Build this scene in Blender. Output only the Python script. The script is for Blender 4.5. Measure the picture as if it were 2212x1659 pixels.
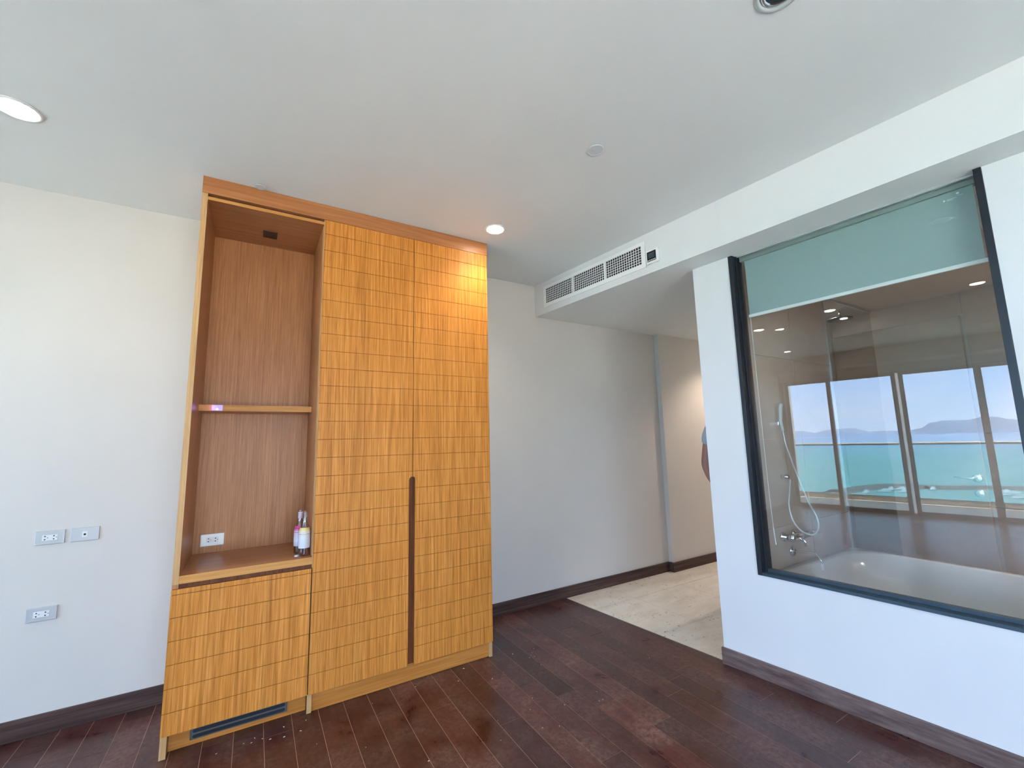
import bpy, bmesh, math, random
from mathutils import Vector, Matrix
random.seed(7)
scene = bpy.context.scene
for o in list(bpy.data.objects): bpy.data.objects.remove(o)
C = scene.collection

# ------------------------------------------------------------ camera
cd = bpy.data.cameras.new('camera'); camo = bpy.data.objects.new('camera', cd); C.objects.link(camo)
cd.sensor_fit = 'HORIZONTAL'; cd.sensor_width = 36.0; cd.lens = 924.4726 * 36.0 / 2212.0
cd.clip_start = 0.02; cd.clip_end = 80000
yw, pt, rl = [math.radians(v) for v in (30.8853, 7.6769, -1.3775)]
fw = Vector((math.sin(yw)*math.cos(pt), math.cos(yw)*math.cos(pt), math.sin(pt)))
rt = Vector((math.cos(yw), -math.sin(yw), 0)); up = rt.cross(fw)
rt2 = math.cos(rl)*rt + math.sin(rl)*up; up2 = rt2.cross(fw)
M = Matrix((rt2, up2, -fw)).transposed().to_4x4(); M.translation = Vector((0, 0, 1.4203))
camo.matrix_world = M
scene.camera = camo
scene.view_settings.view_transform = 'Standard'; scene.view_settings.look = 'None'
scene.view_settings.gamma = 1.0; scene.view_settings.use_curve_mapping = False
scene.view_settings.exposure = 0.83

# ------------------------------------------------------------ world: hazy tropical sky
w = bpy.data.worlds.new('sky'); scene.world = w; w.use_nodes = True
nt = w.node_tree; nt.nodes.clear()
out = nt.nodes.new('ShaderNodeOutputWorld'); bg = nt.nodes.new('ShaderNodeBackground')
tc = nt.nodes.new('ShaderNodeTexCoord'); sp = nt.nodes.new('ShaderNodeSeparateXYZ')
rp = nt.nodes.new('ShaderNodeValToRGB')
nt.links.new(tc.outputs['Generated'], sp.inputs[0]); nt.links.new(sp.outputs['Z'], rp.inputs[0])
e = rp.color_ramp.elements
e[0].position = 0.0; e[0].color = (0.55, 0.71, 0.97, 1); e[1].position = 1.0; e[1].color = (0.50, 0.60, 0.80, 1)
k = e.new(0.12); k.color = (0.40, 0.61, 1.0, 1)
k = e.new(0.4); k.color = (0.66, 0.74, 0.88, 1)
mp = nt.nodes.new('ShaderNodeMapping'); mp.inputs['Scale'].default_value = (3, 3, 16)
nz = nt.nodes.new('ShaderNodeTexNoise'); nz.inputs['Scale'].default_value = 1.6; nz.inputs['Detail'].default_value = 6
rp2 = nt.nodes.new('ShaderNodeValToRGB'); rp2.color_ramp.elements[0].position = 0.5; rp2.color_ramp.elements[1].position = 0.8
rp2.color_ramp.elements[1].color = (.55, .55, .55, 1)
mx = nt.nodes.new('ShaderNodeMixRGB'); mx.inputs[2].default_value = (0.85, 0.88, 0.95, 1)
nt.links.new(tc.outputs['Generated'], mp.inputs[0]); nt.links.new(mp.outputs[0], nz.inputs['Vector'])
nt.links.new(nz.outputs[0], rp2.inputs[0]); nt.links.new(rp2.outputs[0], mx.inputs[0]); nt.links.new(rp.outputs[0], mx.inputs[1])
nt.links.new(mx.outputs[0], bg.inputs[0]); bg.inputs[1].default_value = 7.6
nt.links.new(bg.outputs[0], out.inputs[0])

# sun: almost overhead, a little out to sea
sd = bpy.data.lights.new('sun', 'SUN'); sd.energy = 34; sd.angle = math.radians(0.6); sd.color = (1, .95, .86)
so = bpy.data.objects.new('sun', sd); C.objects.link(so)
so.rotation_euler = Vector((-0.06, -0.05, 1)).to_track_quat('Z', 'Y').to_euler()

# light portals in the balcony opening and the added front opening
def portal(name, loc, rot, sx, sy):
    l = bpy.data.lights.new(name, 'AREA'); l.shape = 'RECTANGLE'; l.size = sx; l.size_y = sy; l.energy = 1
    l.cycles.is_portal = True
    o = bpy.data.objects.new(name, l); C.objects.link(o); o.location = loc; o.rotation_euler = rot
portal('window_portal', (-4.72, 0.45, 1.25), (0, math.radians(-90), 0), 2.4, 5.7)
portal('window_portal', (0.15, -2.78, 1.25), (math.radians(90), 0, 0), 2.5, 2.4)

# ------------------------------------------------------------ constants (metres)
HC, D, DC, S = 2.912, 3.3148, 2.7233, 2.6062
CX0, CX1 = -0.3147, 1.4328
WA = -0.1069; W0, B0, T0 = 2.605, 2.3985, 2.6293
def wx(y, b): return b + WA * (y - 2.016)
G = -4.57            # glazing plane
YF = -2.6            # wall behind the camera

# ------------------------------------------------------------ materials
def srgb(r, g, b):
    f = lambda v: (v/255/12.92) if v <= 10 else ((v/255+0.055)/1.055)**2.4
    return (f(r), f(g), f(b), 1)
def mat(name, col=(0.8, 0.8, 0.8), rough=0.5, metal=0.0, spec=0.5, emit=None, es=1.0, trans=0, coat=0):
    m = bpy.data.materials.new(name); m.use_nodes = True
    b = m.node_tree.nodes['Principled BSDF']
    b.inputs['Base Color'].default_value = (*col[:3], 1)
    b.inputs['Roughness'].default_value = rough; b.inputs['Metallic'].default_value = metal
    b.inputs['Specular IOR Level'].default_value = spec
    b.inputs['Transmission Weight'].default_value = trans
    b.inputs['Coat Weight'].default_value = coat
    if emit: b.inputs['Emission Color'].default_value = (*emit, 1); b.inputs['Emission Strength'].default_value = es
    m['b'] = 1
    return m
def N(m, t): return m.node_tree.nodes.new(t)
def Lk(m, a, b): m.node_tree.links.new(a, b)
def B(m): return m.node_tree.nodes['Principled BSDF']
def ramp(m, stops, src):
    r = N(m, 'ShaderNodeValToRGB'); el = r.color_ramp.elements
    el[0].position = stops[0][0]; el[0].color = (*stops[0][1][:3], 1)
    el[1].position = stops[-1][0]; el[1].color = (*stops[-1][1][:3], 1)
    for p, c in stops[1:-1]:
        q = el.new(p); q.color = (*c[:3], 1)
    Lk(m, src, r.inputs[0]); return r
def posmap(m, scale, rot=(0, 0, 0)):
    g = N(m, 'ShaderNodeNewGeometry'); mp = N(m, 'ShaderNodeMapping')
    mp.inputs['Scale'].default_value = scale; mp.inputs['Rotation'].default_value = rot
    Lk(m, g.outputs['Position'], mp.inputs[0]); return mp
def noise(m, vec, scale, detail=4, rough=0.55, dist=0):
    n = N(m, 'ShaderNodeTexNoise'); n.inputs['Scale'].default_value = scale; n.inputs['Detail'].default_value = detail
    n.inputs['Roughness'].default_value = rough; n.inputs['Distortion'].default_value = dist
    Lk(m, vec.outputs[0], n.inputs['Vector']); return n
def bump(m, src, strength, dist=0.01):
    b = N(m, 'ShaderNodeBump'); b.inputs['Strength'].default_value = strength; b.inputs['Distance'].default_value = dist
    Lk(m, src, b.inputs['Height']); Lk(m, b.outputs[0], B(m).inputs['Normal'])
def mixc(m, fac, a, b, mode='MIX'):
    x = N(m, 'ShaderNodeMixRGB'); x.blend_type = mode
    for i, v in ((0, fac), (1, a), (2, b)):
        if hasattr(v, 'links'): Lk(m, v, x.inputs[i])
        elif isinstance(v, (int, float)): x.inputs[i].default_value = v
        else: x.inputs[i].default_value = (*v[:3], 1)
    return x.outputs[0]

def plaster(name, col, rough=0.75, spec=0.3):
    m = mat(name, col, rough, spec=spec)
    mp = posmap(m, (1, 1, 1)); n = noise(m, mp, 140, 5); bump(m, n.outputs[0], 0.08, 0.002)
    n2 = noise(m, mp, 1.3, 3)
    c = ramp(m, [(0.3, [v*0.97 for v in col]), (0.7, [min(1, v*1.02) for v in col])], n2.outputs[0])
    Lk(m, c.outputs[0], B(m).inputs['Base Color']); return m
M_wall = plaster('wall_paint', (0.65, 0.62, 0.59), 0.6)
M_wallwin = plaster('wall_paint_satin', (0.72, 0.72, 0.735), 0.55)
M_ceil = plaster('ceiling_paint', (0.79, 0.835, 0.855), 0.85)

def wood(name, axis, dark, mid, light, rough=0.38, fine=1.0, contrast=1.0, spec=0.4):
    m = mat(name, mid, rough, spec=spec)
    sc = {'z': (115*fine, 115*fine, 2.6), 'x': (1.8, 70*fine, 70*fine), 'y': (70*fine, 1.8, 70*fine)}[axis]
    mp = posmap(m, sc); n = noise(m, mp, 1.0, 5, 0.6, 0.3)
    sc2 = {'z': (16, 16, .5), 'x': (.3, 9, 9), 'y': (9, .3, 9)}[axis]
    mp2 = posmap(m, sc2); n2 = noise(m, mp2, 1.0, 3)
    sc3 = {'z': (330, 330, 9), 'x': (5, 260, 260), 'y': (260, 5, 260)}[axis]
    mp3 = posmap(m, sc3); n3 = noise(m, mp3, 1.0, 2)
    r = ramp(m, [(0.30, dark), (0.5, mid), (0.68, light)], n.outputs[0])
    r2 = ramp(m, [(0.3, (0.90,)*3), (0.7, (1.05,)*3)], n2.outputs[0])
    r3 = ramp(m, [(0.32, (0.80,)*3), (0.5, (1.0,)*3)], n3.outputs[0])
    c = mixc(m, 1.0, r.outputs[0], r2.outputs[0], 'MULTIPLY'); c = mixc(m, 0.8, c, r3.outputs[0], 'MULTIPLY')
    Lk(m, c, B(m).inputs['Base Color']); bump(m, n.outputs[0], 0.05, 0.001); return m
wd, wm, wl = (0.47, 0.155, 0.022), (0.69, 0.258, 0.044), (0.83, 0.352, 0.085)
M_veneer = wood('veneer_vertical', 'z', wd, wm, wl, 0.45, spec=.2)
M_veneer_kick = wood('veneer_toe_kick', 'x', (0.48, 0.17, .03), (0.58, 0.225, 0.045), (0.68, 0.29, 0.075), 0.45, spec=.2)
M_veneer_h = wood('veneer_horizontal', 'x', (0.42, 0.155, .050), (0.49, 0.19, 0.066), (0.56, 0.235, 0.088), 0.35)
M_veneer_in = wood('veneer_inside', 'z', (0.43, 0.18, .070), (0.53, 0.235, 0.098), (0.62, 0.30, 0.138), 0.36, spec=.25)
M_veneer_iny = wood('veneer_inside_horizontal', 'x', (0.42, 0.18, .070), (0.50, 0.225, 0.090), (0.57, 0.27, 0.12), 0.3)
M_edge = wood('veneer_edging', 'z', (0.58, 0.33, .14), (0.64, 0.375, 0.165), (0.70, 0.43, 0.20), 0.45, spec=.2)
M_edge_h = wood('veneer_edging_horizontal', 'x', (0.58, 0.25, .065), (0.66, 0.305, 0.09), (0.74, 0.365, 0.12), 0.45, spec=.2)
M_groove = mat('groove_wood', (0.34, 0.11, 0.026), 0.7, spec=.15)
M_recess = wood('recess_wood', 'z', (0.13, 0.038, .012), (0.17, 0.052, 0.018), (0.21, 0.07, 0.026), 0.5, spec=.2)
M_base = wood('baseboard_walnut', 'x', (0.042, 0.022, .018), (0.078, 0.045, 0.038), (0.125, 0.080, 0.068), 0.45, fine=0.7, spec=.3)  # darkened overall so the colour carries the shade near the hallway
M_basey = wood('baseboard_walnut_long', 'y', (0.09, 0.052, .048), (0.155, 0.10, 0.092), (0.22, 0.155, 0.145), 0.42, fine=0.7)

# dusty dark plank
def plank_mat():
    m = mat('dark_plank', (0.06, 0.03, 0.025), 0.35, spec=0.4, coat=0.2); B(m).inputs['Coat Roughness'].default_value = 0.17
    mp = posmap(m, (1, 1, 1)); oi = N(m, 'ShaderNodeObjectInfo')
    at = N(m, 'ShaderNodeAttribute'); at.attribute_name = 'tone'
    n = noise(m, mp, 4.0, 6, 0.60, 0.4); n2 = noise(m, mp, 38, 8, 0.8, 0.5)
    mpg = posmap(m, (60, 3.5, 60)); n3 = noise(m, mpg, 1.0, 4)
    a = ramp(m, [(0.25, (0.032, 0.005, 0.0042)), (0.5, (0.058, 0.0100, 0.0085)), (0.75, (0.088, 0.019, 0.016))], n3.outputs[0])
    dustf = ramp(m, [(0.36, (0, 0, 0)), (0.68, (0.95,)*3)], n.outputs[0])
    dust2 = ramp(m, [(0.38, (0.12,)*3), (0.60, (1,)*3)], n2.outputs[0])
    f = mixc(m, 1.0, dustf.outputs[0], dust2.outputs[0], 'MULTIPLY')
    c = mixc(m, f, a.outputs[0], (0.178, 0.108, 0.095))
    tone = ramp(m, [(0.0, (0.66, 0.62, .62)), (0.5, (1, 1, .96)), (1.0, (1.6, 1.5, 1.42))], at.outputs['Fac'])
    c = mixc(m, 1.0, c, tone.outputs[0], 'MULTIPLY')
    Lk(m, c, B(m).inputs['Base Color'])
    r = ramp(m, [(0.3, (0.24,)*3), (0.7, (0.48,)*3)], n.outputs[0]); Lk(m, r.outputs[0], B(m).inputs['Roughness'])
    bump(m, n2.outputs[0], 0.08, 0.002); return m
M_plank = plank_mat()
M_grout = mat('plank_joint', (0.62, 0.42, 0.35), 0.8)
def travertine():
    m = mat('travertine', (0.6, 0.55, 0.48), 0.12, spec=0.5)
    mp = posmap(m, (1, 2.2, 1), (0, 0, .3)); n = noise(m, mp, 4, 5, .6, .3)
    a = ramp(m, [(0.3, (0.74, 0.68, 0.60)), (0.7, (0.88, 0.83, 0.75))], n.outputs[0])
    mp2 = posmap(m, (26, 60, 40), (0, 0, .25)); n2 = noise(m, mp2, 1.0, 2, .5); mp3 = posmap(m, (1.7, 2.5, 1)); n3 = noise(m, mp3, 2.0, 3)
    p = ramp(m, [(0.31, (1,)*3), (0.36, (0,)*3)], n2.outputs[0]); q = ramp(m, [(0.42, (0,)*3), (0.62, (1,)*3)], n3.outputs[0])
    f = mixc(m, 1.0, p.outputs[0], q.outputs[0], 'MULTIPLY')
    c = mixc(m, f, a.outputs[0], (0.17, 0.14, 0.11)); Lk(m, c, B(m).inputs['Base Color']); return m
M_trav = travertine()
M_gap = mat('tile_joint', (0.10, 0.085, 0.07), 0.8)
M_black = mat('black_metal', (0.012, 0.016, 0.024), 0.38, 0.3)
M_blackgl = mat('black_gloss', (0.005, 0.006, 0.008), 0.12)
M_white = mat('white_plastic', (0.82, 0.83, 0.83), 0.35)
M_plate = mat('silver_plate', (0.54, 0.56, 0.58), 0.38, 0.35)
M_socket = mat('socket_white', (0.75, 0.77, 0.78), 0.35)
M_hole = mat('hole_black', (0.01, 0.01, 0.012), 0.5)
M_alu = mat('aluminium', (0.75, 0.78, 0.8), 0.25, 0.9)
M_chrome = mat('chrome', (0.85, 0.87, 0.9), 0.08, 1.0)
M_greym = mat('vent_grey', (0.10, 0.098, 0.092), 0.45, 0.0)
M_frameb = mat('door_frame_bronze', (0.085, 0.065, 0.06), 0.4, 0.3)
M_blind = mat('blind_fabric', (0.30, 0.415, 0.41), 0.9)  # green of the glass and ceiling reflection put into the fabric colour
_n = noise(M_blind, posmap(M_blind, (1, 1, 1)), 900, 2); bump(M_blind, _n.outputs[0], 0.1, 0.001)
M_blindbar = mat('blind_bar', (0.75, 0.80, 0.80), 0.4)
M_tub = mat('tub_acrylic', (0.86, 0.88, 0.89), 0.12, coat=0.4)
def stone(name, c1, c2, rough=0.3, sc=3):
    m = mat(name, c1, rough); mp = posmap(m, (1, 1, 2)); n = noise(m, mp, sc, 6, .6, .5)
    r = ramp(m, [(0.3, c1), (0.7, c2)], n.outputs[0]); Lk(m, r.outputs[0], B(m).inputs['Base Color']); return m
M_btile = stone('bathroom_tile', (0.54, 0.43, 0.35), (0.62, 0.50, 0.42), 0.35)
M_bgrout = mat('bathroom_grout', (0.62, 0.58, 0.52), 0.8)
M_bceil = mat('bathroom_ceiling', (0.66, 0.58, 0.50), 0.8)
M_bdoor = stone('bathroom_door_laminate', (0.54, 0.44, 0.36), (0.60, 0.49, 0.41), 0.4)
M_btfloor = stone('bathroom_floor_stone', (0.40, 0.35, 0.30), (0.5, 0.45, 0.4), 0.3)
M_deck = stone('balcony_tile', (0.55, 0.50, 0.43), (0.62, 0.57, 0.50), 0.5, 5)
M_outwall = plaster('balcony_paint', (0.80, 0.79, 0.76), 0.8)

def glass_mat(name, tint=(1, 1, 1), r0=0.05, refl=(1, 1, 1), rough=0.0):
    m = bpy.data.materials.new(name); m.use_nodes = True; nt = m.node_tree; nt.nodes.clear()
    o = N(m, 'ShaderNodeOutputMaterial'); mix = N(m, 'ShaderNodeMixShader')
    t = N(m, 'ShaderNodeBsdfTransparent'); g = N(m, 'ShaderNodeBsdfGlossy')
    t.inputs[0].default_value = (*tint, 1); g.inputs[0].default_value = (*refl, 1); g.inputs['Roughness'].default_value = rough
    ge = N(m, 'ShaderNodeNewGeometry'); dp = N(m, 'ShaderNodeVectorMath'); dp.operation = 'DOT_PRODUCT'
    Lk(m, ge.outputs['Normal'], dp.inputs[0]); Lk(m, ge.outputs['Incoming'], dp.inputs[1])
    def ma(op, a, b=None):
        x = N(m, 'ShaderNodeMath'); x.operation = op
        for i, v in ((0, a), (1, b)):
            if v is None: continue
            if hasattr(v, 'links'): Lk(m, v, x.inputs[i])
            else: x.inputs[i].default_value = v
        return x.outputs[0]
    f = ma('POWER', ma('SUBTRACT', 1.0, ma('ABSOLUTE', dp.outputs['Value'])), 5.0)
    f = ma('ADD', ma('MULTIPLY', f, 1 - r0), r0)
    Lk(m, f, mix.inputs[0]); Lk(m, t.outputs[0], mix.inputs[1]); Lk(m, g.outputs[0], mix.inputs[2]); Lk(m, mix.outputs[0], o.inputs[0])
    return m
M_pane = glass_mat('pane_glass', (0.95, 0.965, 0.96), 0.037)
M_doorglass = glass_mat('sliding_door_glass', (0.96, 0.98, 0.985), 0.04)
M_balglass = glass_mat('balustrade_glass', (0.78, 0.93, 0.97), 0.05)
M_shglass = glass_mat('shower_glass', (0.86, 0.90, 0.90), 0.04)
M_bottle = glass_mat('bottle_glass', (0.88, 0.86, 0.90), 0.16)

# ------------------------------------------------------------ mesh helpers
class MB:
    def __init__(s): s.bm = bmesh.new()
    def box(s, a, b):
        x0, y0, z0 = a; x1, y1, z1 = b
        v = [s.bm.verts.new(p) for p in ((x0,y0,z0),(x1,y0,z0),(x1,y1,z0),(x0,y1,z0),(x0,y0,z1),(x1,y0,z1),(x1,y1,z1),(x0,y1,z1))]
        for f in ((3,2,1,0),(4,5,6,7),(0,1,5,4),(1,2,6,5),(2,3,7,6),(3,0,4,7)): s.bm.faces.new([v[i] for i in f])
        return s
    def hexa(s, P):
        v = [s.bm.verts.new(p) for p in P]
        for f in ((3,2,1,0),(4,5,6,7),(0,1,5,4),(1,2,6,5),(2,3,7,6),(3,0,4,7)): s.bm.faces.new([v[i] for i in f])
        return s
    def wbox(s, b, o0, o1, y0, y1, z0, z1):   # box along the slanted window wall; offsets o0..o1 run into the wall
        P = [(wx(y, b)+o, y, z) for z in (z0, z1) for (o, y) in ((o0, y0), (o1, y0), (o1, y1), (o0, y1))]
        return s.hexa(P)
    def plate(s, pts, y0, y1, ch=0.0012):     # outline in xz, front at y0, back at y1, chamfered front edge
        n = len(pts); cx = sum(p[0] for p in pts)/n; cz = sum(p[1] for p in pts)/n
        def inset(i):
            a, p, b = pts[i-1], pts[i], pts[(i+1) % n]
            d1 = Vector((p[0]-a[0], p[1]-a[1])).normalized(); d2 = Vector((b[0]-p[0], b[1]-p[1])).normalized()
            n1 = Vector((-d1.y, d1.x)); n2 = Vector((-d2.y, d2.x)); m = (n1+n2)
            m = m/ max(0.5, m.length_squared/2)
            return (p[0]+m.x*ch, p[1]+m.y*ch)
        A = [s.bm.verts.new((p[0], y1, p[1])) for p in pts]
        Bv = [s.bm.verts.new((p[0], y0+ch, p[1])) for p in pts]
        q = [inset(i) for i in range(n)]; Cv = [s.bm.verts.new((p[0], y0, p[1])) for p in q]
        for i in range(n):
            j = (i+1) % n
            s.bm.faces.new([A[i], A[j], Bv[j], Bv[i]]); s.bm.faces.new([Bv[i], Bv[j], Cv[j], Cv[i]])
        s.bm.faces.new(Cv); s.bm.faces.new(A[::-1]); return s
    def lathe(s, prof, c=(0,0,0), seg=32, axis='z', sx=1, sy=1):
        rings = []
        for r, h in prof:
            ring = []
            for i in range(seg):
                a = 2*math.pi*i/seg; u, v = r*math.cos(a)*sx, r*math.sin(a)*sy
                p = {'z': (u, v, h), 'y': (u, h, v), 'x': (h, u, v)}[axis]
                ring.append(s.bm.verts.new((c[0]+p[0], c[1]+p[1], c[2]+p[2])))
            rings.append(ring)
        for a, b in zip(rings, rings[1:]):
            for i in range(seg): s.bm.faces.new([a[i], a[(i+1) % seg], b[(i+1) % seg], b[i]])
        for ring in (rings[0], rings[-1]):
            try: s.bm.faces.new(ring)
            except Exception: pass
        return s
    def tube(s, pts, r, seg=10):
        pts = [Vector(p) for p in pts]; rings = []; rr = r if isinstance(r, (list, tuple)) else [r]*len(pts)
        prev = None
        for i, p in enumerate(pts):
            t = (pts[min(i+1, len(pts)-1)] - pts[max(i-1, 0)]).normalized()
            if prev is None: u = t.orthogonal().normalized()
            else: u = (prev - t*prev.dot(t)).normalized()
            prev = u; v = t.cross(u)
            rings.append([s.bm.verts.new(p + (u*math.cos(2*math.pi*k/seg)+v*math.sin(2*math.pi*k/seg))*rr[i]) for k in range(seg)])
        for a, b in zip(rings, rings[1:]):
            for i in range(seg): s.bm.faces.new([a[i], a[(i+1) % seg], b[(i+1) % seg], b[i]])
        s.bm.faces.new(rings[0]); s.bm.faces.new(rings[-1]); return s
    def build(s, name, m, parent=None, smooth=False, bevel=0, **props):
        bmesh.ops.recalc_face_normals(s.bm, faces=s.bm.faces)
        me = bpy.data.meshes.new(name); s.bm.to_mesh(me); s.bm.free()
        if smooth: me.shade_smooth()
        me.materials.append(m)
        o = bpy.data.objects.new(name, me); C.objects.link(o)
        if parent: o.parent = parent; o.matrix_parent_inverse = Matrix.Translation(-Vector(world_loc(parent)))
        if bevel:
            b = o.modifiers.new('bevel', 'BEVEL'); b.width = bevel; b.segments = 2; b.limit_method = 'ANGLE'
        for k_, v_ in props.items(): o[k_] = v_
        return o
def world_loc(o):
    l = Vector(o.location); p = o.parent
    if p and o.type != 'EMPTY': return Vector((0, 0, 0)) + l
    return l
def thing(name, loc, label, cat, group=None):
    o = bpy.data.objects.new(name, None); C.objects.link(o); o.location = loc; o.empty_display_size = .05
    o['label'] = label; o['category'] = cat
    if group: o['group'] = group
    return o
def struct(o): o['kind'] = 'structure'; return o
def tag(o, label, cat, group=None):
    o['label'] = label; o['category'] = cat
    if group: o['group'] = group
    return o
def smoothpath(pts, n=8):
    P = [Vector(p) for p in pts]; out = []
    for i in range(len(P)-1):
        p0, p1, p2, p3 = P[max(i-1, 0)], P[i], P[i+1], P[min(i+2, len(P)-1)]
        for k in range(n):
            t = k/n
            out.append(0.5*((2*p1)+(-p0+p2)*t+(2*p0-5*p1+4*p2-p3)*t*t+(-p0+3*p1-3*p2+p3)*t**3))
    out.append(P[-1]); return out

# ------------------------------------------------------------ the room shell
JX, JD = 3.9105, 0.0566
E_ = 1.8385
struct(MB().box((G-.15, YF-.15, HC), (wx(YF, B0)+.001, D+.15, HC+.2)).build('ceiling', M_ceil))
# back wall, one stepped solid (step in the hallway)
b = MB(); b.box((G-.15, D, -.1), (JX, D+.15, HC)).box((JX, D-JD, -.1), (7.7, D+.15, HC))
struct(b.build('wall_back', M_wall))
FX0, FX1 = -1.1, 1.4  # unseen front opening, added to light the cabinets and ceiling
b = MB(); b.box((G-.15, YF-.15, -.1), (FX0, YF, HC)).box((FX1, YF-.15, -.1), (6, YF, HC)).box((FX0, YF-.15, 2.45), (FX1, YF, HC)).box((FX0, YF-.15, -.1), (FX1, YF, .0))
struct(b.build('wall_front', M_wall))
b = MB()
for i in range(5): x = FX0+.03+i*(FX1-FX0-.06)/4; b.box((x-.03, YF-.12, .0), (x+.03, YF-.06, 2.45))
b.box((FX0, YF-.12, .0), (FX1, YF-.06, .05)).box((FX0, YF-.12, 2.40), (FX1, YF-.06, 2.45)); wf_ = b.build('added_window', M_frameb); struct(wf_)
MB().box((FX0+.03, YF-.095, .05), (FX1-.03, YF-.089, 2.40)).build('added_window_glass', M_doorglass, wf_)
struct(MB().box((-6.42, YF-2.3, 2.72), (3.0, -3.2001, 3.1)).build('added_front_sunshade', M_outwall))  # unseen slab added to keep the sun out of the front opening
# balcony side: header above the sliding doors and the two piers
b = MB(); b.box((G-.15, YF, 2.50), (G+.0, D, HC)).box((G-.15, 3.27, -.1), (G, D, 2.5)).box((G-.15, YF, -.1), (G, -2.35, 2.5))
struct(b.build('wall_left', M_wall))
struct(MB().box((G+.001, YF, 2.645), (-4.10, D-.001, HC-.001)).build('trim_1', M_wall))
# slanted bathroom-side wall with the internal window opening
WY0, WY1, WZ = 0.4409, 1.5851, 0.5898
TH = 0.12
b = MB(); b.wbox(W0, 0, TH, WY1, E_, -.1, S).wbox(W0, 0, TH, YF, WY0, -.1, S).wbox(W0, 0, TH, WY0, WY1, -.1, WZ)
struct(b.build('wall_right', M_wallwin))
# dropped bulkhead / hallway soffit
b = MB(); b.hexa([(wx(YF, B0), YF, S), (7.7, YF, S), (7.7, D, S), (wx(D, B0), D, S), (wx(YF, B0), YF, HC+.2), (7.7, YF, HC+.2), (7.7, D, HC+.2), (wx(D, B0), D, HC+.2)])
struct(b.build('ceiling_bulkhead', M_ceil))
bpy.data.objects['ceiling_bulkhead'].data.materials.append(M_wallwin)
for p in bpy.data.objects['ceiling_bulkhead'].data.polygons:
    if p.normal.x < -0.7: p.material_index = 1
# hallway side wall and far end
struct(MB().box((wx(E_, W0)+TH-.001, E_-.17, -.1), (4.07, E_, S)).box((4.07, 2.05, -.1), (7.7, 2.17, S)).box((4.02, E_, -.1), (4.07, 2.17, S)).build('wall_hallway', M_wall))
struct(MB().box((7.6, YF, -.1), (7.7, D, S)).build('wall_hallway_end', M_wall))

# ------------------------------------------------------------ floor: sub-floor carries the joints, each plank a piece
fl = MB().hexa([(G-.05, YF, -.10), (wx(YF, T0), YF, -.10), (wx(D, T0), D, -.10), (G-.05, D, -.10), (G-.05, YF, -.0012), (wx(YF, T0), YF, -.0012), (wx(D, T0), D, -.0012), (G-.05, D, -.0012)]).build('floor', M_grout)
struct(fl)
PW, PX0, PL = 0.1285, -0.0235, 1.0
fixed = {-7: 3.13, -6: 3.0, -5: None, -4: 3.2, -3: 3.19, 0: 2.69, 1: 2.64, 4: 2.66, 5: 2.50, 6: 2.51, 7: 2.40, 8: 2.45, 9: 2.09, 10: 2.52, 11: 2.33, 12: 2.135, 13: 1.94, 14: 1.675, 15: 2.138, 16: 2.8, 17: 2.6, 18: 1.95, 19: 2.4, 20: 2.2}
rnd = random.Random(3)
def clip_plank(x0, x1, y0, y1):
    # clip by the slanted tile boundary x <= wx(y,T0)
    poly = [(x0, y0), (x1, y0), (x1, y1), (x0, y1)]; out = []
    g = lambda p: wx(p[1], T0) - .004 - p[0]
    for i in range(4):
        a, c = poly[i], poly[(i+1) % 4]; ga, gc = g(a), g(c)
        if ga >= 0: out.append(a)
        if ga*gc < 0:
            t = ga/(ga-gc); out.append((a[0]+(c[0]-a[0])*t, a[1]+(c[1]-a[1])*t))
    return out
planks = []
k0 = int(math.floor((G-.05-PX0)/PW)); kk = k0
while PX0+kk*PW < 2.62+.5:
    xa, xb = PX0+kk*PW, PX0+(kk+1)*PW
    j = fixed.get(kk) or (D - rnd.uniform(.05, PL))
    y = j + PL
    ys = [D-.001]
    j0 = j
    while j0 > YF: ys.append(j0); j0 -= PL*rnd.choice((.62, .8, 1.0, 1.0, 1.0)) if j0 == j and False else PL*rnd.choice((.7, .9, 1.0, 1.0))
    ys.append(YF+.001)
    for a, c in zip(ys, ys[1:]):
        if a-c < .01: continue
        poly = clip_plank(max(xa, G-.05)+.0009, xb-.0009, c+.0008, a-.0008)
        if len(poly) >= 3: planks.append((poly, (xa+xb)/2, (a+c)/2))
    kk += 1
def plank_geo(bm, poly, dz, tone, lay):
    ch = .0004
    cx = sum(p[0] for p in poly)/len(poly); cy = sum(p[1] for p in poly)/len(poly)
    A = [bm.verts.new((p[0], p[1], -.0011)) for p in poly]; Bv = [bm.verts.new((p[0], p[1], -ch+dz)) for p in poly]
    Cv = [bm.verts.new((p[0]+math.copysign(ch, cx-p[0]), p[1]+math.copysign(ch, cy-p[1]), dz)) for p in poly]
    n = len(poly); fs = []
    for i in range(n):
        j = (i+1) % n; fs.append(bm.faces.new([A[i], A[j], Bv[j], Bv[i]])); fs.append(bm.faces.new([Bv[i], Bv[j], Cv[j], Cv[i]]))
    fs.append(bm.faces.new(Cv))
    for f in fs:
        for l in f.loops: l[lay] = (tone, tone, tone, 1)
near = sorted(range(len(planks)), key=lambda i: (max(0, -1.5-planks[i][1])*1.0 + math.hypot(planks[i][1]-.9, (planks[i][2]-2.0))))
nearset = set(near[:290]); rest = MB(); rl_ = rest.bm.loops.layers.float_color.new('tone')
for i, (poly, cx, cy) in enumerate(planks):
    tone = min(1, max(0, rnd.gauss(.45, .22))); dz = rnd.uniform(-.0004, .0003)
    if i in nearset:
        m_ = MB(); lay = m_.bm.loops.layers.float_color.new('tone'); plank_geo(m_.bm, poly, dz, tone, lay); m_.build('plank', M_plank, fl)
    else: plank_geo(rest.bm, poly, dz, tone, rl_)
rest.build('plank_field', M_plank, fl, kind='stuff')
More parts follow.
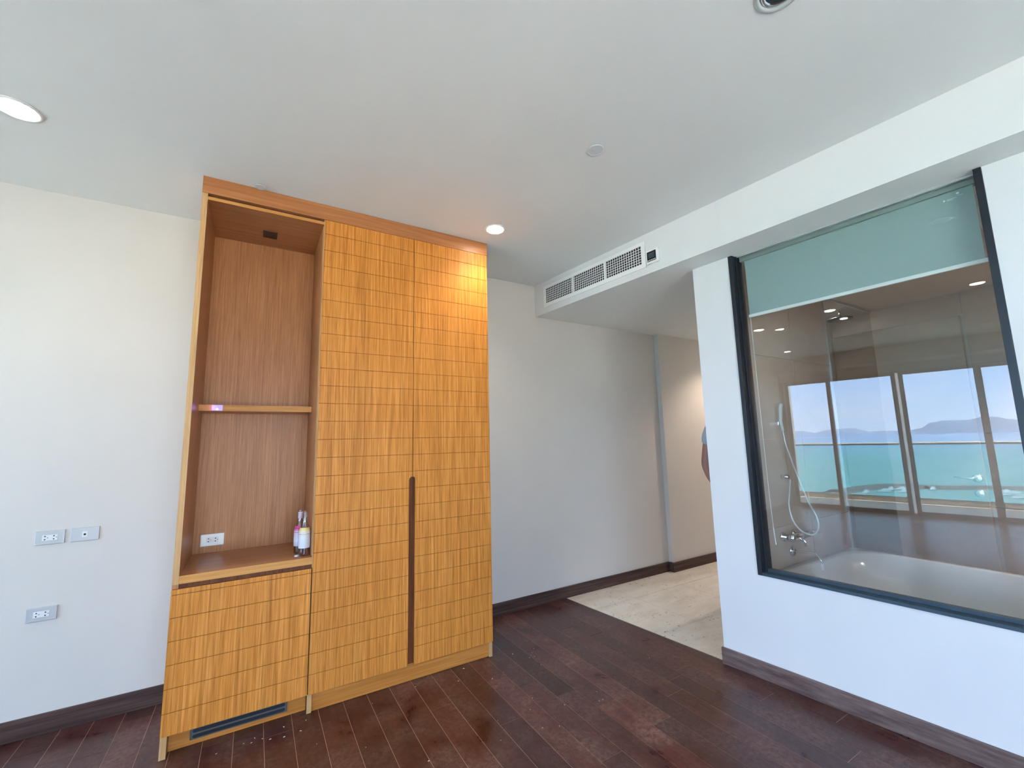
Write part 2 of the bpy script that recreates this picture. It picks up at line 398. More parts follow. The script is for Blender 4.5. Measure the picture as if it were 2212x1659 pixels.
# hallway tiled floor
hf = MB().hexa([(wx(YF, T0)+.001, YF, -.10), (7.7, YF, -.10), (7.7, D, -.10), (wx(D, T0)+.001, D, -.10), (wx(YF, T0)+.001, YF, -.0035), (7.7, YF, -.0035), (7.7, D, -.0035), (wx(D, T0)+.001, D, -.0035)]).build('floor_hallway', M_gap); struct(hf)
TP, TX, TY = 0.6185, 3.0144, 2.3368
for i in range(-2, 8):
    for j in range(-1, 2):
        x0, x1, y0, y1 = TX+i*TP, TX+(i+1)*TP, TY+j*TP, TY+(j+1)*TP
        y1 = min(y1, D-.001)
        if y1 - y0 < .02: continue
        poly = [(x0+.0018, y0+.0018), (x1-.0018, y0+.0018), (x1-.0018, y1-.0018), (x0+.0018, y1-.0018)]; out = []
        g = lambda p: p[0] - (wx(p[1], T0)+.003)
        for a_ in range(4):
            a, c = poly[a_], poly[(a_+1) % 4]; ga, gc = g(a), g(c)
            if ga >= 0: out.append(a)
            if ga*gc < 0: t = ga/(ga-gc); out.append((a[0]+(c[0]-a[0])*t, a[1]+(c[1]-a[1])*t))
        if len(out) < 3: continue
        m_ = MB(); A = [m_.bm.verts.new((p[0], p[1], -.0045)) for p in out]; Bv = [m_.bm.verts.new((p[0], p[1], .0)) for p in out]
        for q in range(len(out)): m_.bm.faces.new([A[q], A[(q+1) % len(out)], Bv[(q+1) % len(out)], Bv[q]])
        m_.bm.faces.new(Bv); m_.build('floor_tile', M_trav, hf)
# thin metal threshold strip between the floors
struct(MB().hexa([(wx(YF, T0)-.003, YF, -.004), (wx(YF, T0)+.003, YF, -.004), (wx(D, T0)+.003, D, -.004), (wx(D, T0)-.003, D, -.004), (wx(YF, T0)-.003, YF, .0008), (wx(YF, T0)+.003, YF, .0008), (wx(D, T0)+.003, D, .0008), (wx(D, T0)-.003, D, .0008)]).build('trim_2', M_alu))

# baseboards
BB, BT = 0.0971, 0.0165
struct(MB().box((G+.02, D-BT, .0005), (CX0-.002, D-.0005, BB)).build('baseboard_back_left', M_base, bevel=.0015))
struct(MB().box((CX1+.002, D-BT, .0005), (JX-BT+.0, D-.0005, BB)).build('baseboard_back_middle', M_base, bevel=.0015))
b = MB(); b.box((JX-BT, D-JD-BT, .0005), (JX-.0005, D-BT, BB)).box((JX-.0005, D-JD-BT, .0005), (7.58, D-JD-.0005, BB))
struct(b.build('baseboard_back_right', M_base))
b = MB(); b.wbox(W0, -BT, -.0005, YF+.02, E_+.008, .0005, BB)
struct(b.build('baseboard_right', M_basey, bevel=.0015))

# ------------------------------------------------------------ internal window to the bathroom
win = bpy.data.objects.new('window_2', None); C.objects.link(win); win.location = (wx(1, W0), 1.0, WZ); win['kind'] = 'structure'; win['label'] = 'tall black-framed fixed window in the white wall, looking into the bathroom'
win2 = win
b = MB(); b.wbox(W0, -.008, .105, WY1-.026, WY1-.0005, WZ, S-.001); b.build('window_frame', M_black, win2, bevel=.001)
b = MB(); b.wbox(W0, -.008, .105, WY0+.0005, WY0+.026, WZ, S-.001); b.build('window_frame', M_black, win2, bevel=.001)
M_sill = mat('sill_highlight_metal', (0.045, 0.07, 0.095), 0.3, 0.4)  # blue-grey highlight on the black frame's top edge, put into the colour
b = MB(); b.wbox(W0, -.008, .105, WY0+.026, WY1-.026, WZ+.0005, WZ+.018).wbox(W0, .04, .075, WY0+.026, WY1-.026, WZ+.018, WZ+.034); b.build('window_sill_frame', M_sill, win2, bevel=.001)
b = MB(); b.wbox(W0, .032, .040, WY1-.034, WY1-.026, WZ+.018, S-.003); b.build('glazing_bead', M_black, win2)
b = MB(); b.wbox(W0, .034, .046, WY0+.026, WY1-.026, S-.012, S-.001); b.build('top_channel', M_alu, win2)
b = MB(); b.wbox(W0, .050, .054, WY0+.027, WY1-.0345, WZ+.03, S-.0015); b.build('window_pane', M_pane, win2)
# roller blind behind the glass
bl = thing('roller_blind', (wx(1, W0)+.085, 1.0, S-.03), 'roller blind half rolled up behind the upper window glass, with the green glass tint painted in', 'blind')
YB0, YB1 = 0.489, 1.531
b = MB(); b.wbox(W0, .084, .0855, YB0, YB1, 2.205, S-.03); b.build('blind_fabric', M_blind, bl)
b = MB(); b.wbox(W0, .078, .092, YB0-.008, YB1+.004, 2.187, 2.207); b.build('bottom_bar', M_blindbar, bl, bevel=.003)
b = MB(); b.wbox(W0, .070, .115, WY0+.03, WY1-.03, S-.034, S-.002); b.build('head_rail', mat('head_rail_grey', (0.24, 0.30, 0.28), .5), bl, bevel=.002)
# small printed care mark at the blind's top corner
M_print = mat('pale_print', (0.85, 0.9, 0.9), .5)
b = MB()
for (dy, dz, ww, hh) in ((.052, -.052, .010, .010), (.073, -.066, .034, .0016), (.080, -.071, .022, .0016), (.044, -.060, .02, .0012), (.100, -.070, .007, .007)):
    b.wbox(W0, .0835, .0839, YB0+dy-ww/2, YB0+dy+ww/2, S+dz-.004, S+dz-.004+hh)
b.build('printed_mark', M_print, bl)
# beaded pull cord
def wp(y, o, z): return (wx(y, W0)+o, y, z)
cord = MB().tube(smoothpath([wp(1.534, .092, 2.57), wp(1.532, .092, 2.19), wp(1.530, .092, 1.6), wp(1.527, .092, 1.1), wp(1.522, .092, .86)]), .0017, 6)
o = cord.build('pull_cord', mat('cord_white', (.8, .82, .82), .5), bl)
MB().tube([wp(1.522, .092, .862), wp(1.5195, .092, .80), wp(1.517, .092, .762)], [.0026, .0032, .0028], 8).build('cord_weight', M_white, bl)

# ------------------------------------------------------------ bathroom beyond the glass
BXF, BYL = 5.14, 1.66
wbl = MB().box((wx(BYL, W0)+TH+.001, BYL+.006, -.1), (4.06, BYL+.012, S-.001)).build('wall_bathroom_left', M_bgrout); struct(wbl)
zj = [-.02, .218, .807, 1.396, 1.985, 2.574, S-.002]; xj = [2.765, 2.91, 3.5, 4.07]
for i in range(3):
    for j in range(6):
        MB().box((xj[i]+.002, BYL, zj[j]+.002), (xj[i+1]-.002, BYL+.0065, zj[j+1]-.002)).build('wall_tile', M_btile, wbl)
wbf = MB().box((BXF+.006, YF, -.1), (BXF+.10, 2.05, S-.001)).build('wall_bathroom_far', M_bgrout); struct(wbf)
yj = [-1.2, -.6, 0, .5, 1.07]
for i in range(4):
    for j in range(6):
        MB().box((BXF, yj[i]+.002, zj[j]+.002), (BXF+.0065, yj[i+1]-.002, zj[j+1]-.002)).build('wall_tile', M_btile, wbf)
for j, (a, c) in enumerate(((2.41, S-.002),)):
    MB().box((BXF, 1.072, a+.002), (BXF+.0065, 2.048, c)).build('wall_tile', M_btile, wbf)
struct(MB().box((wx(0, W0)+TH+.35, -1.3, -.05), (BXF, -1.2, S-.001)).build('wall_bathroom_right', M_btile))
struct(MB().hexa([(wx(-1.2, W0)+TH+.001, -1.2, .0002), (BXF, -1.2, .0002), (BXF, 1.66, .0002), (wx(1.66, W0)+TH+.001, 1.66, .0002), (wx(-1.2, W0)+TH+.001, -1.2, .006), (BXF, -1.2, .006), (BXF, 1.66, .006), (wx(1.66, W0)+TH+.001, 1.66, .006)]).box((4.083, 1.661, .0002), (BXF, 2.034, .006)).build('floor_bathroom', M_btfloor))
struct(MB().hexa([(wx(-1.2, W0)+TH+.001, -1.2, S-.004), (BXF, -1.2, S-.004), (BXF, 2.049, S-.004), (4.075, 2.049, S-.004), (wx(-1.2, W0)+TH+.001, -1.2, S-.0005), (BXF, -1.2, S-.0005), (BXF, 2.049, S-.0005), (4.075, 2.049, S-.0005)]).build('ceiling_bathroom', M_bceil))
struct(MB().box((4.071, BYL, .006), (4.082, 2.048, S-.005)).box((4.082, 2.035, .006), (BXF-.001, 2.049, S-.005)).build('wall_shower', M_btile))
# shower screen
ss = thing('shower_screen', (4.6, 1.69, 0.02), 'clear glass shower screen with bright metal edge at end of bathtub', 'shower screen')
MB().box((4.09, 1.684, .03), (BXF-.05, 1.692, S-.03)).build('glass_panel', M_shglass, ss)
MB().box((4.068, 1.648, .03), (4.078, 1.6595, S-.006)).build('edge_trim', M_alu, ss)
MB().box((4.085, 1.676, S-.026), (BXF-.05, 1.70, S-.006)).build('top_rail', mat('rail_grey', (.5, .48, .45), .4), ss)
# rain shower head
sh = thing('rain_shower', (4.80, 1.80, 2.50), 'black rain shower head under the bathroom ceiling behind the shower glass', 'shower head')
MB().lathe([(.095, 0), (.10, .006), (.10, .012), (.03, .022), (.018, .03)], (4.80, 1.82, 2.51), 28).build('spray_plate', M_blackgl, sh, True)
MB().lathe([(.010, 0), (.010, .06)], (4.80, 1.82, 2.54), 12).build('ceiling_arm', M_chrome, sh, True)
MB().lathe([(.03, 0), (.03, .004)], (4.735, 1.765, 2.4985), 16).build('glint_disc', mat('shower_glint', (1, 1, 1), .3, emit=(.9, .95, 1), es=2.5), sh)  # glowing disc stands in for the white highlights on the shower head
# bathroom door on far wall
bd = bpy.data.objects.new('door_7', None); C.objects.link(bd); bd.location = (BXF-.02, 1.55, .006); bd['kind'] = 'structure'; bd['label'] = 'beige full-height bathroom door with steel lever, seen through the window'
MB().box((BXF-.028, 1.09, .012), (BXF-.0005, 2.03, 2.40)).build('door_leaf', M_bdoor, bd, bevel=.002)
hb = MB(); hb.lathe([(.032, 0), (.032, .008), (.024, .010)], (0, 0, 0), 24, 'x'); hb.lathe([(.011, -.05), (.011, .0)], (0, 0, 0), 14, 'x'); 
M_lever = mat('bright_steel', (.85, .9, .9), .22, .75)
hb.bm.transform(Matrix.Rotation(math.pi, 4, 'Z') @ Matrix.Translation((0, 0, 0)))
hb.bm.transform(Matrix.Translation((BXF-.028, 1.135, 1.032)))
hx = hb.build('handle', M_lever, bd, True)
MB().tube([(BXF-.075, 1.135, 1.032), (BXF-.08, 1.165, 1.033), (BXF-.078, 1.21, 1.034), (BXF-.074, 1.265, 1.036)], [.012, .011, .008, .005], 12).build('lever', M_lever, hx, True)
lk = MB().lathe([(.032, 0), (.032, -.008), (.022, -.011)], (BXF-.028, 1.135, .91), 24, 'x').build('lock_rose', M_lever, bd, True)
MB().box((BXF-.056, 1.131, .893), (BXF-.039, 1.139, .927)).build('thumb_turn', M_lever, lk, bevel=.002)
# bathtub
tub = thing('bathtub', (3.4, .7, .006), 'long white built-in bathtub under the bathroom side of the window', 'bathtub')
def rrect(x0, x1, y0, y1, r, z, n=8):
    P = []
    for cx, cy, a0 in ((x1-r, y1-r, 0), (x0+r, y1-r, 90), (x0+r, y0+r, 180), (x1-r, y0+r, 270)):
        for i in range(n+1):
            a = math.radians(a0+90*i/n); P.append((cx+r*math.cos(a), cy+r*math.sin(a), z))
    return P
tb = MB(); rings = []
for P in (rrect(2.90, 4.03, -.35, 1.652, .06, .008), rrect(2.90, 4.03, -.35, 1.652, .06, .535), rrect(2.905, 4.025, -.345, 1.647, .07, .548), rrect(2.98, 3.97, -.27, 1.58, .26, .552), rrect(2.995, 3.955, -.255, 1.565, .28, .545), rrect(3.03, 3.90, -.2, 1.50, .30, .40), rrect(3.10, 3.80, -.08, 1.36, .30, .17), rrect(3.18, 3.70, .0, 1.22, .22, .12)):
    rings.append([tb.bm.verts.new(p) for p in P])
for a, c in zip(rings, rings[1:]):
    n = len(a)
    for i in range(n): tb.bm.faces.new([a[i], a[(i+1) % n], c[(i+1) % n], c[i]])
tb.bm.faces.new(rings[-1])
tb.build('tub_shell', M_tub, tub, True)
struct(MB().box((wx(.6, W0)+TH+.03, -.35, .008), (2.895, 1.652, .55)).build('trim_3', M_btfloor))
# tub filler
fa = thing('tub_mixer_tap', (3.12, 1.655, .73), 'chrome wall-mounted bath mixer on tiled wall above the tub', 'tap')
for x_ in (3.09, 3.24): MB().lathe([(.03, 0), (.03, -.012), (.019, -.013), (.019, -.05)], (x_, BYL-.0005, .742), 24, 'y').build('wall_rose', M_chrome, fa, True)
MB().tube([(3.07, BYL-.062, .742), (3.30, BYL-.062, .742)], .022, 16).build('mixer_body', M_chrome, fa, True)
MB().tube([(3.165, BYL-.075, .735), (3.165, BYL-.105, .722), (3.165, BYL-.112, .69)], [.014, .012, .011], 12).build('spout', M_chrome, fa, True)
MB().tube([(3.29, BYL-.062, .742), (3.36, BYL-.07, .745), (3.42, BYL-.08, .748)], [.02, .016, .014], 12).build('control_lever', M_chrome, fa, True)
sv = thing('bath_spout', (3.20, 1.655, .63), 'small round wall flange with slim curved spout over the tub, below the bath mixer', 'spout')
MB().lathe([(.03, -.010), (.034, -.004), (.034, 0)], (3.20, BYL-.0005, .632), 24, 'y').build('wall_flange', M_chrome, sv, True)
MB().tube(smoothpath([(3.20, 1.649, .632), (3.195, 1.58, .64), (3.16, 1.50, .655), (3.125, 1.455, .633), (3.128, 1.45, .60)]), .0065, 10).build('spout_tube', M_chrome, sv, True)
MB().tube([(3.128, 1.45, .602), (3.126, 1.45, .565)], .008, 10).build('spout_highlight', M_white, sv, True)  # white colour stands in for the highlight on the spout end
# hand shower with hose
hs = thing('hand_shower', (3.2, 1.63, 1.5), 'white hand shower with long looped hose hanging on bathroom wall', 'hand shower')
hose = [(3.155, 1.615, 1.452), (3.165, 1.61, 1.356), (3.207, 1.60, 1.228), (3.278, 1.60, 1.098), (3.345, 1.59, .95), (3.375, 1.565, .855), (3.355, 1.55, .79), (3.29, 1.545, .757), (3.215, 1.545, .758), (3.115, 1.55, .797), (3.07, 1.57, .868), (3.085, 1.59, .958), (3.133, 1.60, 1.046), (3.165, 1.605, 1.118)]
MB().tube(smoothpath(hose, 6), .0055, 8).build('hose', mat('hose_white', (.8, .84, .85), .25, .3), hs, True)
MB().tube([(3.155, 1.615, 1.452), (3.15, 1.62, 1.52), (3.145, 1.61, 1.60), (3.14, 1.60, 1.64)], [.009, .011, .013, .012], 12).build('handset', M_white, hs, True)
MB().lathe([(.012, -.045), (.016, -.02), (.016, 0)], (3.165, BYL-.0005, 1.135), 16, 'y').build('wall_outlet', M_chrome, hs, True)
MB().box((3.135, 1.628, 1.49), (3.165, BYL-.0005, 1.515)).build('wall_bracket', M_chrome, hs, bevel=.003)
# ------------------------------------------------------------ sliding balcony doors
DN = [0]
def slide_panel(y0, y1, xo, label, stile=.062):
    DN[0] += 1; t = bpy.data.objects.new('door_%d' % DN[0], None); C.objects.link(t); t.location = (G+xo, (y0+y1)/2, 0); t['kind'] = 'structure'; t['label'] = label
    b = MB(); b.box((G+xo-.02, y0, .03), (G+xo+.02, y0+stile, 2.475)); b.build('stile', M_frameb, t, bevel=.002)
    b = MB(); b.box((G+xo-.02, y1-stile, .03), (G+xo+.02, y1, 2.475)); b.build('stile', M_frameb, t, bevel=.002)
    b = MB(); b.box((G+xo-.02, y0+stile, 2.435), (G+xo+.02, y1-stile, 2.475)); b.build('top_rail', M_frameb, t)
    b = MB(); b.box((G+xo-.02, y0+stile, .03), (G+xo+.02, y1-stile, .072)); b.build('bottom_rail', M_frameb, t)
    b = MB(); b.box((G+xo-.003, y0+stile, .072), (G+xo+.003, y1-stile, 2.435)); b.build('door_glass', M_doorglass, t)
    return t
slide_panel(2.44, 3.225, -.03, 'bronze-framed sliding balcony door nearest the back wall, reflected in window')
slide_panel(1.474, 2.50, .03, 'bronze-framed sliding balcony door left of the open slit, reflected in window')
sdr = slide_panel(.428, 1.434, .03, 'bronze-framed sliding balcony door right of the open slit, reflected in window', .06)
MB().box((G+.051, .470, .66), (G+.060, .500, .73)).build('latch', M_white, sdr, label='white latch')
slide_panel(-.60, .515, -.03, 'bronze-framed sliding balcony door past the one with a white latch')
slide_panel(-1.60, -.545, .03, 'bronze-framed sliding balcony door, second from the end away from wardrobe')
slide_panel(-2.34, -1.54, -.03, 'bronze-framed sliding balcony door farthest from the wardrobe')
b = MB(); b.box((G-.06, -2.35, 2.48), (G+.06, 3.27, 2.4995)).box((G-.06, 3.232, .03), (G+.06, 3.27, 2.48)).box((G-.06, -2.35, .03), (G+.06, -2.345, 2.48)).box((G-.06, -2.35, -.003), (G+.06, 3.27, .029))
struct(b.build('trim_4', M_frameb))
# balcony
BX = -6.43
struct(MB().box((-6.70, -3.2, -.25), (G-.151, 4.0, -.012)).build('balcony_floor', M_deck))
struct(MB().box((BX-.08, -3.0, -.012), (BX+.07, 3.68, .066)).build('balcony_kerb', M_deck, bevel=.004))
struct(MB().box((-6.42, -3.2, 2.72), (G-.151, 4.0, 3.1)).build('balcony_ceiling', M_outwall))
struct(MB().box((BX-.1, 3.60, -.012), (G-.151, 3.80, 2.719)).build('wall_balcony_side', M_outwall))
struct(MB().box((BX-.1, -3.2, -.012), (G-.151, -3.0, 2.719)).build('wall_balcony_far', M_outwall))
struct(MB().box((G-.15, -3.2, -.1), (G-.1501, -2.7, 3.1)).box((G-.16, 3.45, -.1), (G-.1501, 4.0, 2.719)).build('trim_5', M_outwall))
M_strip = bpy.data.materials.new('translucent_strip'); M_strip.use_nodes = True; M_strip.node_tree.nodes.clear()
_o = N(M_strip, 'ShaderNodeOutputMaterial'); _t = N(M_strip, 'ShaderNodeBsdfTranslucent'); _t.inputs[0].default_value = (.95, .93, .93, 1); Lk(M_strip, _t.outputs[0], _o.inputs[0])
# white post behind the slit
tag(MB().box((-4.86, 1.445, -.012), (-4.80, 1.497, 2.719)).build('balcony_post', M_strip), 'slim white balcony post standing behind the slit between the sliding doors', 'post')
bal = thing('balustrade', (BX, .3, .066), 'glass balcony balustrade with white steel top rail in front of the sea', 'railing')
MB().tube([(BX, -2.99, 1.19), (BX, 3.595, 1.19)], .024, 20).build('top_rail', mat('rail_white', (.85, .85, .83), .3, .2), bal, True)
MB().box((BX-.02, -2.99, 1.162), (BX+.02, 3.595, 1.177)).build('rail_channel', M_greym, bal)
MB().box((BX-.025, -2.99, .067), (BX+.025, 3.595, .098)).build('bottom_channel', mat('pale_channel', (.75, .85, .85), .3), bal)
yy = [-2.99, -1.8, -.60, .62, 1.84, 3.595]
for a, c in zip(yy, yy[1:]):
    MB().box((BX-.006, a+.004, .098), (BX+.006, c-.004, 1.162)).build('glass_pane', M_balglass, bal)

# ------------------------------------------------------------ sea, islands, harbour
def sea_mat():
    m = mat('sea_water', (0.1, 0.4, 0.42), 0.6, spec=0.03)
    g = N(m, 'ShaderNodeNewGeometry'); s_ = N(m, 'ShaderNodeSeparateXYZ'); Lk(m, g.outputs['Position'], s_.inputs[0])
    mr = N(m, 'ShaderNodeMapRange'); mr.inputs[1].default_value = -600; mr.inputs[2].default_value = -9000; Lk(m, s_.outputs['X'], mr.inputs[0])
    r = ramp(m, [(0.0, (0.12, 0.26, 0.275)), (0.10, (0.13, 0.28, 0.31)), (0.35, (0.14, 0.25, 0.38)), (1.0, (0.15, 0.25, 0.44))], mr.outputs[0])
    mp = posmap(m, (.004, .0012, 1)); n = noise(m, mp, 1, 5)
    t = ramp(m, [(0.3, (0.9,)*3), (0.7, (1.08,)*3)], n.outputs[0])
    Lk(m, mixc(m, 1.0, r.outputs[0], t.outputs[0], 'MULTIPLY'), B(m).inputs['Base Color'])
    n2 = noise(m, posmap(m, (.25, .1, .2)), 1, 4); bump(m, n2.outputs[0], .5, .6); return m
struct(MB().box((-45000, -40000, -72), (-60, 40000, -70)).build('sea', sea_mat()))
struct(MB().box((-560, -3000, -71.5), (800, 3000, -68.8)).build('shore_bounce_ground', stone('bounce_ground', (.35, .335, .29), (.44, .415, .37), .9, .01)))  # unseen land added to bounce neutral light up to the ceiling
def island(name, prof, dist, depth, m, label, grp):
    bm = MB().bm; rr = []
    mb = MB(); bm = mb.bm
    pts = []
    for i in range(len(prof)-1):
        for k_ in range(6):
            t = k_/6; t2 = t*t*(3-2*t); pts.append((prof[i][0]+(prof[i+1][0]-prof[i][0])*t, prof[i][1]+(prof[i+1][1]-prof[i][1])*t2))
    pts.append(prof[-1]); rn = random.Random(len(prof)); nj = 9
    for j in range(nj):
        u = j/(nj-1)*2-1; row = []
        for (a, h) in pts:
            hh = (h*dist + 71) * max(0, 1-u*u)**.8 * (1+rn.uniform(-.05, .05)*(abs(u) > .01)) - 71
            x = -(dist + u*depth); row.append(bm.verts.new((x, .6+a*dist, hh)))
        rr.append(row)
    for a, c in zip(rr, rr[1:]):
        for i in range(len(a)-1): bm.faces.new([a[i], a[i+1], c[i+1], c[i]])
    return tag(mb.build(name, m, None, True), label, 'island', grp)
M_isl = stone('hazy_forest', (0.105, 0.165, 0.28), (0.12, 0.18, 0.30), .9, .002)  # blue aerial haze is painted into both island colours
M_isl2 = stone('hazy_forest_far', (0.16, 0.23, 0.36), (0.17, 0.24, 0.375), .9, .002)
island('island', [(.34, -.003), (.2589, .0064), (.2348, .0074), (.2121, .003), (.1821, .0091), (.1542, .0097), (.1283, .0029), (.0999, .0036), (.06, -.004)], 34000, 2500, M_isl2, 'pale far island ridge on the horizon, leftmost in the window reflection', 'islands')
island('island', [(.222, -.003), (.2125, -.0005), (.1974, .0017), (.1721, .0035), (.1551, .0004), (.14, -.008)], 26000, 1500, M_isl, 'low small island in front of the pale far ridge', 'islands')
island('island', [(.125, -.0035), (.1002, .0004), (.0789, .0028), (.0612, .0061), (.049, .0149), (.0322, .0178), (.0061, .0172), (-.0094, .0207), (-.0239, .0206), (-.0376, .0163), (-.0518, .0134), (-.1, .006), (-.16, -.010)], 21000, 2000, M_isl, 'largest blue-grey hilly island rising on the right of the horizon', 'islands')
bw = MB(); path = smoothpath([(-650, 125, -70), (-690, 112, -70), (-735, 99, -70), (-763, 74, -70), (-758, 51, -70), (-775, 20, -70), (-790, -6, -70), (-800, -40, -70), (-810, -90, -70)], 4)
for a, c in zip(path, path[1:]):
    d = (c-a).normalized(); n = Vector((-d.y, d.x, 0))
    P = [a+n*14, a-n*14, c-n*14, c+n*14]; Q = [a+n*7, a-n*7, c-n*7, c+n*7]
    bw.hexa([(*p.xy, -70.5) for p in P]+[(*p.xy, -66.5) for p in Q])
tag(bw.build('breakwater', stone('rock_grey', (.07, .075, .08), (.14, .145, .15), .9, .2)), 'long grey rock breakwater curving around the small harbour', 'breakwater')
M_hull = mat('hull_white', (.9, .9, .9), .3)
def boat(x, y, rz, s, lab):
    t = thing('boat', (x, y, -70), lab, 'boat', 'boats moored in the harbour'); t.rotation_euler = (0, 0, rz); t.scale = (s, s, s)
    b = MB(); L = [(-6, 2.0), (-2, 2.3), (3, 1.9), (7, .1)]
    A = [b.bm.verts.new((x_, sg*w_, 1.6)) for sg in (1,) for x_, w_ in L] + [b.bm.verts.new((x_, -w_, 1.6)) for x_, w_ in L[::-1]]
    Bq = [b.bm.verts.new((v.co.x*.85, v.co.y*.6, -.2)) for v in A]
    for i in range(8): b.bm.faces.new([A[i], A[(i+1) % 8], Bq[(i+1) % 8], Bq[i]])
    b.bm.faces.new(A); b.bm.faces.new(Bq)
    for nm, bb in (('hull', b), ('cabin', MB().box((-4, -1.4, 1.6), (2, 1.4, 3.4)).box((-2.5, -1, 3.4), (.5, 1, 4.6)))):
        bmesh.ops.recalc_face_normals(bb.bm, faces=bb.bm.faces); me = bpy.data.meshes.new(nm); bb.bm.to_mesh(me); bb.bm.free(); me.materials.append(M_hull)
        o = bpy.data.objects.new(nm, me); C.objects.link(o); o.parent = t
    return t
bl_ = [(-662, 98, .3, 1.0), (-684, 84, 1.2, 1.0), (-708, 80, .2, 1.1), (-690, 66, .6, 1.1), (-715, 60, 1.4, 1.1), (-722, 72, .9, 1.0), (-740, 44, .2, 1.0), (-738, -16, .3, 1.1), (-716, -20, 1.3, 1.2), (-730, -36, 1.0, 1.1), (-704, -38, .5, 1.2), (-722, -56, 1.5, 1.1), (-690, -22, .8, 1.0), (-748, -52, .1, 1.1)]
LB = ['white motor boat moored in the left cluster behind the rock breakwater', 'white motor boat moored in the right cluster beyond the sliding door with the latch']
b0 = boat(*bl_[0], LB[0])
for (x, y, rz, s_) in bl_[1:]:
    r = b0.copy(); C.objects.link(r); r.location = (x, y, -70); r.rotation_euler = (0, 0, rz); r.scale = (s_,)*3; r['label'] = LB[0] if y > 0 else LB[1]
    for ch in list(b0.children):
        c_ = ch.copy(); C.objects.link(c_); c_.parent = r

# ------------------------------------------------------------ ceiling lights
M_lamp = mat('lamp_glow', (1, 1, 1), .4, emit=(1, .93, .82), es=30)
M_trim = mat('lamp_trim', (.80, .80, .80), .4)
def downlight(x, y, lit, label, r=.073, z=HC, energy=11, col=(1, .84, .64)):
    t = thing('downlight', (x, y, z), label, 'ceiling light', 'round recessed ceiling downlights')
    MB().lathe([(r, -.0005), (r, -.004), (r-.006, -.007), (r-.014, -.004), (r-.017, -.0005)], (x, y, z), 40).build('trim_ring', M_trim if lit else M_trimg, t, True)
    if lit:
        MB().lathe([(r-.0172, -.0005), (r-.0172, -.003)], (x, y, z), 36).build('lamp_lens', M_lamp, t)
        l = bpy.data.lights.new('lamp', 'SPOT'); l.energy = energy; l.color = col; l.spot_size = math.radians(125); l.spot_blend = .8; l.shadow_soft_size = .04
        o = bpy.data.objects.new('lamp', l); C.objects.link(o); o.location = (x, y, z-.02)
    else:
        MB().lathe([(r-.0172, -.0005), (r-.020, -.0028), (r-.030, -.0035), (r-.032, -.0008)], (x, y, z), 36).build('reflector', M_chrome, t, True)
        MB().lathe([(r-.0325, -.0005), (r-.0325, -.0015)], (x, y, z), 32).build('lamp_lens', M_darklens, t)
    return t
M_trimg = mat('lamp_trim_grey', (.62, .68, .68), .3, .3); M_darklens = mat('dark_lens', (.03, .05, .06), .15)
downlight(1.385, 2.497, True, 'lit warm round downlight just in front of the wardrobe top right corner', energy=15)
downlight(-.965, 2.54, True, 'lit round downlight at the far left edge of the ceiling', .08, energy=5)
downlight(1.452, .600, False, 'unlit round downlight with chrome ring at the top edge of the ceiling', .076)
downlight(-.69, .42, True, 'large lit downlight reflected high in the right part of the window glass', energy=8)
downlight(-1.17, 2.33, True, 'lit downlight reflected in upper left of window, outside direct view', .07, energy=5)
downlight(-3.15, 2.75, True, 'small lit downlight reflected near the balcony end of the ceiling', .07, energy=5)
downlight(-3.1, .32, False, 'unlit downlight near the balcony, reflected as a dark slit', .075)
# round white cover plates
def coverplate(x, y, r, label):
    t = thing('cover_plate', (x, y, HC), label, 'sprinkler cover')
    MB().lathe([(r-.008, -.0005), (r-.008, -.006)], (x, y, HC), 40).build('collar', mat('collar_dark', (.18, .19, .19), .5), t)
    MB().lathe([(r, -.0065), (r, -.0085), (r-.0015, -.0095), (r-.004, -.0085)], (x, y, HC), 48).build('disc', mat('disc_white', (.64, .69, .73), .35), t)
coverplate(1.441, 1.510, .042, 'flat round grey-white sprinkler cover in the middle of the ceiling')
coverplate(-3.18, 1.385, .042, 'flat round sprinkler cover near the balcony, seen only in the window reflection')
coverplate(-.047, 2.686, .028, 'sprinkler cover barely showing above the tall cabinet top edge')

# hallway lamps (fittings out of view) and lamps added to brighten the bathroom
def hidden_lamp(x, y, z, en, col, lab, size=130):
    t = thing('downlight', (x, y, z), lab, 'ceiling light', 'hallway and bathroom downlights')
    MB().lathe([(.06, -.0045), (.06, -.008), (.05, -.010), (.044, -.0045)], (x, y, z), 28).build('trim_ring', M_trim, t, True)
    MB().lathe([(.0435, -.0045), (.0435, -.007)], (x, y, z), 24).build('lamp_lens', M_lamp, t)
    l = bpy.data.lights.new('lamp', 'SPOT'); l.energy = en; l.color = col; l.spot_size = math.radians(size); l.spot_blend = .6; l.shadow_soft_size = .05
    o = bpy.data.objects.new('lamp', l); C.objects.link(o); o.location = (x, y, z-.03)
hidden_lamp(4.9, 2.65, S+.004, 38, (1, .82, .66), 'warm hallway downlight hidden behind the wall corner')
hidden_lamp(6.6, 2.65, S+.004, 34, (1, .80, .62), 'warm downlight at the far end of the hallway')
hidden_lamp(4.7, 1.86, S, 7, (1, .80, .62), 'added lamp to brighten the shower behind the glass', 110)
hidden_lamp(4.93, .35, S, 62, (1, .80, .64), 'warm lamp added to brighten the far tiled bathroom wall', 80)

